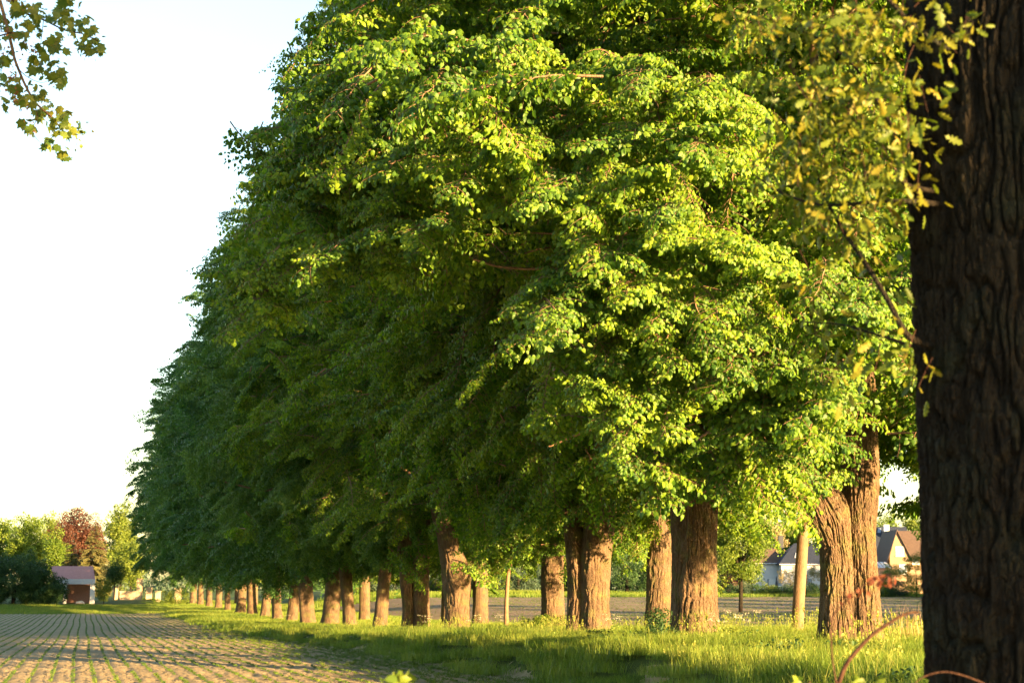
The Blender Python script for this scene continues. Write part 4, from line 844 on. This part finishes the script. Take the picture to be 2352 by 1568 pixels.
# spruces: whorls of drooping branch sprays
def spruce_spray(seed):
    r = np.random.default_rng(seed); n = 150; t = r.uniform(0, 1, n) ** .7; side = r.normal(0, .22, n) * (1.1 - t); pos = np.stack([t * 1.5, side, -.35 * t * t - np.abs(side) * .4], -1)
    V, F, tn = leaf_cloud(pos, np.stack([np.full(n, .6), np.sign(side) * .6, np.full(n, -.5)], -1) + r.normal(0, .25, (n, 3)), np.array([0, 0, 1.]) + r.normal(0, .4, (n, 3)), r.uniform(.12, .26, n), r=r)
    return src_obj("spruce_spray", mk_mesh("spruce_spray", V, F, [M_spruce], tone=tn))
G_sp = gn_tree("spruce_sprays", [spruce_spray(s) for s in (71, 72, 73)])
def spruce(px, ptop, d, wpx, label, seed):
    s = FPX / d; c = P(px, 1380, d); z0 = Tz(c.x, c.y); H = CAMZ + (1350 - ptop) / s - z0; w_ = wpx / s; e = empty("spruce_tree", (c.x, c.y, z0), label, "tree", "spruces by the shed"); r = np.random.default_rng(seed)
    n = 330; q = r.uniform(0, 1, n) ** .7; z = H * (1 - q) * .97 + .4; a = r.uniform(0, 6.28, n); rr = w_ / 2 * q ** .8 * .62 + .05
    p = np.stack([np.cos(a) * rr * .6, np.sin(a) * rr * .6, z], -1); scatter("crown", p, np.stack([a * 0, .25 - .5 * (1 - q), a], -1), np.clip(w_ / 2 * q * .55 + .22, .3, 1.5), G_sp, e)
    V, F = tube([(0, 0, 0), (0, 0, H * .5), (0, 0, H)], [.22, .12, .02], 7); ob("trunk", mk_mesh("trunk", V, F, M_oakbark, smooth=True), e)
spruce(213, 1196, 318, 84, "tall dull green spruce rising behind the shed's right end", 1)
spruce(160, 1238, 322, 60, "shorter orange-lit spruce behind the shed roof", 2)
spruce(186, 1262, 326, 50, "low spruce squeezed between its two neighbours", 3)

for i in range(11):
    x = 76 + 5.6 * i + (i * 7 % 3); y = 34 + 13.2 * i + (i * 5 % 4); w_ = 8 + (i * 3 % 5); h_ = 9.5 + (i * 5 % 4)
    bush("garden_tree", 1176, 1350, 100, w_, h_, M_bg_green, ["nearest", "second", "third", "fourth", "fifth", "sixth", "seventh", "eighth", "ninth", "tenth", "farthest"][i] + " tree of the line right of the far field, outside the picture", "tree", 90, 170 + i, "trees right of the far field", scale=(1.1, 1.7)).location = (x, y, Tz(x, y))
for i, (x, y) in enumerate([(86 + 5.6 * k + SUNH.x * 36, 222 - 2.2 * k + SUNH.y * 36) for k in range(6)]):  # out-of-view trees added sunward of the houses to shade their walls
    bush("garden_tree", 1176, 1350, 100, 8, 12.5, M_bg_green, ["first", "second", "third", "fourth", "fifth", "last"][i] + " of six unseen trees added to keep the sun off the houses", "tree", 90, 270 + i, "unseen trees added sunward of the houses", scale=(1.1, 1.7)).location = (x, y, Tz(x, y))
X, Y = np.meshgrid(np.arange(28, 110, 1.0), np.arange(50, 205, 2.4)); X = X.ravel() + rng.uniform(-.3, .3, X.size); Y = Y.ravel() + .35 * X
k = (Y < 204) & (rng.uniform(size=len(X)) < .85) & (np.arctan2(X, Y) < .6); X, Y = X[k], Y[k]
o = scatter("far_crop", np.stack([X, Y, T(X, Y) - .02], -1), np.tile([0, 0, -1.2], (len(X), 1)), rng.uniform(.8, 1.7, len(X)), G_row); tag(o, "thin green rows of young crop on the far field behind the trees", "crop")
# ------------------------------------------------------------------ buildings
M_white_w = surf("white_render", (0.50, 0.51, 0.52), (0.60, 0.60, 0.60), scale=1, bump=.1)
M_yellow_w = surf("ochre_brick", (0.20, 0.145, 0.09), (0.26, 0.19, 0.12), scale=3, bump=.2)
M_cream_w = surf("cream_wall", (0.36, 0.29, 0.19), (0.44, 0.35, 0.24), scale=2, bump=.15)
M_brick = surf("red_brick", (0.40, 0.21, 0.14), (0.50, 0.29, 0.20), scale=5, bump=.3)
M_rbrown = surf("brown_tiles", (0.06, 0.042, 0.034), (0.095, 0.065, 0.05), scale=4, bump=.4, bscale=9, dist=.05)
M_rdark = surf("dark_tiles", (0.014, 0.019, 0.034), (0.026, 0.034, 0.054), scale=4, bump=.3, bscale=9, dist=.04, rough=.6)
M_rred = surf("red_tiles", (0.42, 0.20, 0.18), (0.52, 0.27, 0.24), scale=4, bump=.3, bscale=9, dist=.04)
M_zinc = surf("zinc", (0.45, 0.47, 0.5), (0.55, 0.57, 0.6), rough=.45, bump=0)
M_paint = surf("white_paint", (0.68, 0.68, 0.66), (0.78, 0.77, 0.74), bump=0)
M_glass = surf("window_glass", (0.16, 0.21, 0.28), (0.22, 0.28, 0.36), rough=.08, bump=0, spec=1.0)
M_dark = surf("dark_cloth", (0.03, 0.035, 0.045), (0.05, 0.055, 0.065), bump=.1)
YW = -YAW
def local(e): return e
def win(e, x0, x1, z0, z1, y=-.02, frame=M_paint, name="window", bar=True):
    f = MB(); t = .07
    for a, b in (((x0, y - .05, z0), (x1, y + .03, z0 + t)), ((x0, y - .05, z1 - t), (x1, y + .03, z1)), ((x0, y - .05, z0 + t), (x0 + t, y + .03, z1 - t)), ((x1 - t, y - .05, z0 + t), (x1, y + .03, z1 - t))): f.box(a, b)
    if bar: f.box(((x0 + x1) / 2 - .03, y - .04, z0 + t), ((x0 + x1) / 2 + .03, y + .03, z1 - t))
    fo = f.build(name, frame, e); MB().box((x0 + t, y - .012, z0 + t), (x1 - t, y + .02, z1 - t)).build("pane", M_glass, fo)
    MB().box((x0 - .06, y - .14, z0 - .07), (x1 + .06, y + .02, z0 - .002)).build("sill", M_paint, fo)
    return fo
def house(px0, px1, d, eave_py, base_z=None, label="", name="house"):
    s = FPX / d; c = P((px0 + px1) / 2, 1350, d); z0 = Tz(c.x, c.y) - .1; e = empty(name, (c.x, c.y, z0), label, "house", None, YW)
    return e, (px1 - px0) / s, CAMZ + (1350 - eave_py) / s - z0, s, z0
def Z(py, s, z0): return CAMZ + (1350 - py) / s - z0
# brown hipped house
e, W, HE, s, z0 = house(1722, 1800, 246, 1292, label="white-walled house with a brown hipped roof lit on one slope"); D_ = 7.5
MB().box((-W/2, 0, 0), (W/2, D_, HE)).build("wall", M_white_w, e)
zr_ = Z(1235, s, z0); rf = MB(); o_ = .35; rl, rr = -W/2 + 19/s*1.2, W/2 - 2.0
A = (-W/2-o_, -o_, HE); B_ = (W/2+o_, -o_, HE); C_ = (W/2+o_, D_+o_, HE); D4 = (-W/2-o_, D_+o_, HE); R1 = (rl, D_/2, zr_); R2 = (rr, D_/2, zr_)
rf.slab([A, B_, R2, R1], (0, 0, -.18)); rf.slab([B_, C_, R2], (0, 0, -.18)); rf.slab([C_, D4, R1, R2], (0, 0, -.18)); rf.slab([D4, A, R1], (0, 0, -.18)); rfo = rf.build("roof", M_rbrown, e)
MB().box((W/2-.9, D_*.7, zr_-1.4), (W/2-.2, D_*.7+.7, Z(1225, s, z0))).build("chimney", M_dark, e)
win(e, -W/2+2.5, -W/2+3.7, 1.0, 2.2); MB().tube([(-W/2-.35, -.45, HE-.12), (W/2+.35, -.45, HE-.12)], .07, 8).build("gutter", M_zinc, e); MB().tube([(W/2-.1, -.1, HE-.1), (W/2-.1, -.1, .1)], .05, 8).build("downpipe", M_zinc, e)
MB().box((.35, -.06, .05), (1.35, -.003, 2.1)).build("door", M_paint, e)
# dark roofed house with skylights
e, W, HE, s, z0 = house(1796, 1930, 243, 1294, label="low white house with a dark roof and slanting skylights behind the slim golden trunk"); D_ = 8
MB().box((-W/2, 0, 0), (W/2, D_, HE)).build("wall", M_white_w, e); zr_ = Z(1246, s, z0); rf = MB()
R1 = (-W/2+2.6, D_/2, zr_); R2 = (W/2+.3, D_/2, zr_); A = (-W/2-o_, -o_, HE); B_ = (W/2+o_, -o_, HE); C_ = (W/2+o_, D_+o_, HE); D4 = (-W/2-o_, D_+o_, HE)
rf.slab([A, B_, R2, R1], (0, 0, -.18)); rf.slab([C_, D4, R1, R2], (0, 0, -.18)); rf.slab([D4, A, R1], (0, 0, -.18)); rf.build("roof", M_rdark, e)
sl = Vector((0, D_/2 + o_, zr_ - HE)).normalized(); nn = Vector((0, -sl.z, sl.y))
for xx in (-W/2 + 2.1, -W/2 + 3.2, -W/2 + 5.9):
    b = Vector((xx, -o_, HE)) + sl * 1.5; q = [b, b + Vector((.62, 0, 0)), b + Vector((.9, 0, 0)) + sl * 1.1, b + Vector((.28, 0, 0)) + sl * 1.1]
    sk = MB().slab([p + nn * .10 for p in q], -nn * .09).build("skylight", M_zinc, e); q2 = [q[0] + (q[2]-q[0])*.09, q[1] + (q[3]-q[1])*.09, q[2] + (q[0]-q[2])*.09, q[3] + (q[1]-q[3])*.09]
    MB().slab([p + nn * .115 for p in q2], -nn * .012).build("pane", M_glass, sk)
win(e, -W/2+3, -W/2+4.4, 1.0, 2.3); win(e, 1.5, 2.9, 1.0, 2.3); MB().tube([(-W/2-.35, -.45, HE-.12), (W/2+.35, -.45, HE-.12)], .07, 8).build("gutter", M_zinc, e)
MB().box((-W/2+.4, D_*.55, HE), (-W/2+1.1, D_*.55+.7, Z(1228, s, z0))).build("chimney", M_dark, e)
# big dark blue roof behind
e, W, HE, s, z0 = house(1905, 2105, 256, 1296, label="house with a wide dark blue-grey roof and a white chimney behind the gabled one"); D_ = 11
MB().box((-W/2, 0, 0), (W/2, D_, HE)).build("wall", M_brick, e); zr_ = Z(1207, s, z0); rf = MB()
R1 = (-W/2+1.5, D_/2, zr_); R2 = (W/2, D_/2, zr_); A = (-W/2-o_, -o_, HE); B_ = (W/2+o_, -o_, HE); C_ = (W/2+o_, D_+o_, HE); D4 = (-W/2-o_, D_+o_, HE)
rf.slab([A, B_, R2, R1], (0, 0, -.2)); rf.slab([C_, D4, R1, R2], (0, 0, -.2)); rf.slab([D4, A, R1], (0, 0, -.2)); rf.slab([B_, C_, R2], (0, 0, -.2)); rf.build("roof", M_rdark, e)
xc = (2053 - 2005) / s; MB().box((xc-.45, D_*.3, zr_-2.2), (xc+.35, D_*.3+.8, Z(1203, s, z0))).build("chimney", M_white_w, e)
sl = Vector((0, D_/2 + o_, zr_ - HE)).normalized(); nn = Vector((0, -sl.z, sl.y))
for px, py in ((2034, 1222), (2054, 1234)):
    t = (Z(py, s, z0) - HE) / sl.z; b = Vector(((px-2005)/s, -o_, HE)) + sl * t; q = [b, b + Vector((.5, 0, 0)), b + Vector((.75, 0, 0)) + sl * 1.0, b + Vector((.25, 0, 0)) + sl * 1.0]; MB().slab([p + nn * .1 for p in q], -nn * .09).build("skylight", M_glass, e)
# gabled ochre house
e, W, HE, s, z0 = house(2046, 2092, 238, 1278, label="ochre gabled house with a brown roof and two pale windows"); D_ = 9; zr_ = Z(1216, s, z0); x2 = W/2 + 3.6
wl = MB().slab([(-W/2, 0, 0), (W/2, 0, 0), (W/2, 0, HE), ((2064-2069)/s, 0, zr_-.15), (-W/2, 0, HE)], (0, D_, 0)).box((W/2+.003, 1.2, 0), (x2, D_-1, HE-.3)).build("wall", M_yellow_w, e)
rf = MB(); xa = (2064-2069)/s
rf.slab([(-W/2-.4, -.3, HE-.55), (xa, -.3, zr_), (xa, D_+.3, zr_), (-W/2-.4, D_+.3, HE-.55)], (0, 0, -.2)); rf.slab([(xa, -.3, zr_), (W/2+.35, -.3, HE-.45), (W/2+.35, D_+.3, HE-.45), (xa, D_+.3, zr_)], (0, 0, -.2))
rf.slab([(xa+.3, D_/2, zr_-.05), (W/2+.36, .6, HE-.1), (x2+.3, .6, HE-.1), (x2+.3, D_/2, zr_-.05)], (0, 0, -.15)); rf.build("roof", M_rbrown, e)
zx = lambda px: (px - 2069) / s
win(e, zx(2060), zx(2079), Z(1277, s, z0), Z(1255, s, z0), bar=False); win(e, zx(2067), zx(2084), Z(1318, s, z0), Z(1296, s, z0), bar=False); win(e, W/2+.6, W/2+1.6, Z(1295, s, z0), Z(1284, s, z0), y=1.18, bar=False)
# lean-to
e, W, HE, s, z0 = house(2008, 2044, 236, 1302, label="brick lean-to with a glazed grey roof left of the gabled house", name="lean_to")
MB().box((-W/2, 0, 0), (W/2, 3, HE)).build("wall", M_brick, e); MB().slab([(-W/2-.2, -.3, HE-.05), (W/2+.2, -.3, HE-.05), (W/2+.2, 3, HE+.8), (-W/2-.2, 3, HE+.8)], (0, 0, -.08)).build("roof", M_zinc, e)
for k in range(4): x = -W/2 + .3 + k * (W-.6)/3; MB().slab([(x-.03, -.32, HE-.01), (x+.03, -.32, HE-.01), (x+.03, 2.9, HE+.84), (x-.03, 2.9, HE+.84)], (0, 0, -.03)).build("glazing_bar", M_dark, e)
# red roofed house between the trunks
e, W, HE, s, z0 = house(1186, 1300, 250, 1338, label="red-roofed house with a white gable glimpsed behind the willow bushes"); D_ = 8; zr_ = Z(1292, s, z0)
MB().slab([(-W/2, 0, 0), (W/2, 0, 0), (W/2, 0, HE), (W/4, 0, zr_-.2), (0, 0, HE)] , (0, D_, 0)).build("wall", M_white_w, e)
rf = MB(); rf.slab([(-W/2-.3, -.3, HE-.1), (0, -.3, HE-.1), (W/4, D_/2, zr_), (-W/2-.3, D_/2, zr_)], (0, 0, -.2)); rf.slab([(-.2, -.35, HE-.2), (W/4, -.35, zr_), (W/4, D_, zr_), (-.2, D_, HE-.2)], (0, 0, -.18)); rf.slab([(W/4, -.35, zr_), (W/2+.3, -.35, HE-.2), (W/2+.3, D_, HE-.2), (W/4, D_, zr_)], (0, 0, -.18)); rf.build("roof", M_rred, e); win(e, W/4-.5, W/4+.5, HE-.9, HE+.2)
# small white garden building at (899,1340)
e, W, HE, s, z0 = house(885, 912, 244, 1345, label="small white garden hut glimpsed right of the slender pale trunk", name="garden_hut")
MB().box((-W/2, 0, 0), (W/2, 2, HE)).build("wall", M_white_w, e); MB().slab([(-W/2-.2, -.3, HE+.3), (W/2+.2, -.3, HE), (W/2+.2, 2.3, HE), (-W/2-.2, 2.3, HE+.3)], (0, 0, -.12)).build("roof", M_zinc, e); win(e, -.4, .3, HE - .9, HE - .2, bar=False)
# folded parasol and garden bench
c = P(1784, 1345, 238); e = empty("parasol", (c.x, c.y, Tz(c.x, c.y)), "folded dark garden parasol beside the white wall", "parasol")
MB().tube([(0, 0, 0), (0, 0, 2.5)], .03, 8).build("pole", M_zinc, e); MB().tube([(0, 0, .7), (0, 0, .9), (0, 0, 1.5), (0, 0, 2.45)], [.12, .24, .16, .03], 10).build("canopy", M_dark, e)
c = P(1796, 1345, 238); e = empty("garden_bench", (c.x, c.y, Tz(c.x, c.y)), "white garden bench right of the folded parasol", "bench", None, YW)
for k in range(3): MB().box((-.8, -.2 + k*.16, .45), (.8, -.08 + k*.16, .49)).build("slat", M_paint, e)
for k in range(3): MB().box((-.8, .28, .6 + k*.17), (.8, .31, .72 + k*.17)).build("back_slat", M_paint, e)
for x in (-.75, .7):
    MB().box((x, -.2, 0), (x+.06, -.14, .448)).build("leg", M_paint, e); MB().box((x, .22, 0), (x+.06, .278, 1.1)).build("leg", M_paint, e)
# shed at the far end of the left field
c = P(172, 1350, 215); s = FPX / 215; z0 = Tz(c.x, c.y) - .05; e = empty("open_shed", (c.x, c.y, z0), "open-fronted shed with a pink-red roof, pale fascia and white posts", "shed")
def zx(px): return (px - 172) / s
def zz(py): return CAMZ + (1350 - py) / s - z0
MB().box((zx(146), 2.6, 0), (zx(214), 2.85, zz(1338))).build("back_wall", M_brick, e); MB().box((zx(146), 0.9, 0), (zx(146)+.2, 2.597, zz(1338))).build("side_wall", M_brick, e)
MB().slab([(zx(126), -.35, zz(1331)), (zx(217), -.35, zz(1331)), (zx(211), 3.0, zz(1299)), (zx(116), 3.0, zz(1299))], (0, 0, -.12)).slab([(zx(211), 3.0, zz(1299)), (zx(217), 6.2, zz(1331)), (zx(126), 6.2, zz(1331)), (zx(116), 3.0, zz(1299))], (0, 0, -.12)).build("roof", M_rred, e)
MB().box((zx(128), -.5, zz(1341)), (zx(217), -.36, zz(1329))).build("fascia", M_zinc, e)
for a, b in ((147, 154), (206, 217)): MB().box((zx(a), -.3, 0), (zx(b), .05, zz(1341)-.003)).build("post", M_paint, e)
MB().box((zx(208), .06, .0), (zx(214), 2.5, zz(1342))).build("end_panel", M_cream_w, e)
c = P(182, 1382, 213.5); e = empty("covered_woodpile", (c.x, c.y, Tz(c.x, c.y)), "low white covered heap in front of the shed", "heap", None, YW)
MB().slab([(-.5, 0, 0), (.5, 0, 0), (.45, 0, .28), (.1, 0, .42), (-.4, 0, .33)], (0, .7, 0)).build("cover", M_paint, e); MB().box((-.52, -.03, 0), (.52, -.003, .12)).build("log_row", M_brick, e)
# cream garden wall with piers
c = P(305, 1378, 240); s = FPX / 240; e = empty("garden_wall", (c.x, c.y, Tz(c.x, c.y) - .05), "cream garden wall with a tall pier at the field's far end", "wall", None, YW)
MB().box((-1.9, 0, 0), (.5, .3, 1.25)).build("wall_panel", M_cream_w, e); MB().box((.503, -.08, 0), (1.25, .4, 3.0)).build("pier", M_cream_w, e); MB().box((.42, -.16, 3.003), (1.33, .48, 3.15)).build("pier_cap", M_cream_w, e); MB().box((-1.95, -.05, 1.253), (.48, .35, 1.33)).build("coping", M_cream_w, e)
MB().box((-2.9, -.05, 0), (-2.2, .4, 2.0)).build("gate_post", M_cream_w, e)
for i, (px, wd, hh) in enumerate([(341, .8, 2.2), (362, .7, 1.9), (408, .9, 2.3)]):
    c = P(px, 1378, 252); e = empty("gate_pier", (c.x, c.y, Tz(c.x, c.y)), ["cream gate pier right of the garden wall", "shorter cream gate pier in the middle of three", "cream gate pier nearest the last lime trunks"][i], "pier", "cream gate piers at the far end", YW)
    MB().box((-wd/2, 0, 0), (wd/2, .5, hh)).build("shaft", M_cream_w, e); MB().box((-wd/2-.06, -.06, hh+.003), (wd/2+.06, .56, hh+.12)).build("cap", M_cream_w, e)
# church tower with a small onion spire
c = P(106, 1350, 470); s = FPX / 420; z0 = Tz(c.x, c.y); e = empty("church_tower", (c.x, c.y, z0), "slim church tower with a pointed spire peeping over the left trees", "tower", None, YW)
def zc_(py): return CAMZ + (1350 - py) / s - z0
MB().box((-.9, -.9, 0), (.9, .9, zc_(1222))).build("tower_shaft", M_white_w, e)
MB().tube([(0, 0, zc_(1222)), (0, 0, zc_(1218)), (0, 0, zc_(1211)), (0, 0, zc_(1204)), (0, 0, zc_(1186))], [1.15, 1.25, .8, .28, .04], 12).build("spire", M_zinc, e)
MB().box((-.25, -.93, zc_(1238)), (.25, -.903, zc_(1229))).build("belfry_opening", M_dark, e)
# ------------------------------------------------------------------ foreground twigs
def twig(name, pts, r0, r1, label, cat, m=M_twig, d=9.5):
    q = [pw(*a) for a in pts]; dn = q[0] - q[1]; dn /= np.linalg.norm(dn); b = q[0] + 4 * (q[0] - q[1]); b = b + dn * .1; b[2] = Tz(b[0], b[1]) - .05; e = empty(name, tuple(b), label, cat)
    q = smoothpath([b, q[0] + 4 * (q[0] - q[1]) if len(q) > 4 else b, q[0] + (q[0] - q[1])] + q, 60) - b;  V, F = tube(q, np.linspace(r0, r1, 60), 8); ob("stem", mk_mesh("stem", V, F, m, smooth=True), e); return e, b
twig("bent_branch", [(1925, 1570, 9), (1944, 1524, 9), (1968, 1493, 9), (2001, 1459, 9), (2030, 1438, 9), (2063, 1417, 9), (2087, 1407, 9), (2112, 1405, 9)], .017, .006, "thick bare reddish branch arching up to the right before the twin trunk", "branch")
e, b = twig("arching_stem", [(1920, 1565, 8.6), (1911, 1502, 8.6), (1909, 1431, 8.6), (1918, 1407, 8.6), (1954, 1369, 8.6), (1994, 1336, 8.6), (2025, 1318, 8.6)], .006, .0025, "thin arching stem tipped with red-brown leaves before the twin trunk", "stem")
rl = np.random.default_rng(4); lm = single_leaf("leaf", OAK, OAK_F, M_red, 3, .05); pos = [pw(x + rl.normal(0, 7), y + rl.normal(0, 6), 8.6) for x, y, n in ((2020, 1322, 7), (2038, 1328, 6), (2050, 1334, 3), (1985, 1345, 3), (1960, 1365, 3), (1995, 1358, 2), (1930, 1378, 2)) for i in range(n)]
place_leaves(e, pos, lm, rl)
twig("bramble_stem", [(2300, 1590, 8.2), (2240, 1560, 8.1), (2170, 1542, 8.1), (2110, 1560, 8.1), (2090, 1600, 8.1)], .004, .003, "faint bare bramble arching low across the oak trunk", "stem")
0 and twig("bramble_stem", [(2200, 1600, 8.3), (2225, 1530, 8.2), (2300, 1500, 8.2), (2352, 1470, 8.2), (2400, 1460, 8.2)], .006, .004, "bare bramble rising to the right across the oak trunk", "stem")
def shoot(px, py, d, n, label, seed, m=M_bg_yel, spread=.07, tall=.2):
    c = P(px, py, d); z = Tz(c.x, c.y); e = empty("leafy_shoot", (c.x, c.y, z), label, "plant", "leafy shoots close to the camera"); r = np.random.default_rng(seed); h = c.z - z
    V, F = tube([(0, 0, 0), (.02, 0, h * .5), (0, 0, h)], [.006, .005, .003], 6); ob("stem", mk_mesh("stem", V, F, M_twig), e)
    meshes = single_leaf("leaf", LEAF, LEAF_F, m, 3, .05); place_leaves(e, [Vector((c.x + r.normal(0, spread), c.y + r.normal(0, spread), c.z - abs(r.normal(0, tall)))) for i in range(n)], meshes, r, down=0)
shoot(915, 1550, 8, 26, "blurred yellow-green shoot poking up at the bottom edge of the field", 1, spread=.035, tall=.06)
shoot(1860, 1562, 8.4, 26, "blurred green shoot left of the arching stem", 2, m=M_bg_green, spread=.07, tall=.08)
shoot(1985, 1566, 8.4, 16, "small blurred green shoot at the foot of the bent branch", 3, m=M_bg_green, spread=.05, tall=.05)
c = P(2088, 1432, 40); e = empty("dry_grass_tuft", (c.x, c.y, Tz(c.x, c.y)), "tuft of tall dry pinkish straw beside the oak trunk", "grass tuft")
me = blades(990, 90, .9, 1.0, .004, M_straw, .35).data; ob("straw", me, e)['kind'] = 'stuff'
# distant belt of trees closing the horizon
r = np.random.default_rng(15); n = 900; a = np.radians(r.uniform(-40, 75, n)); rr = r.uniform(480, 540, n); X = np.sin(a) * rr; Y = np.cos(a) * rr
o = scatter("distant_trees", np.stack([X, Y, T(X, Y) + r.uniform(0, 4.5, n)], -1), r.uniform(-.5, .5, (n, 3)), r.uniform(2.5, 5, n), G_clump(M_bg_blue)); tag(o, "low far-off belt of trees along the horizon", "trees")
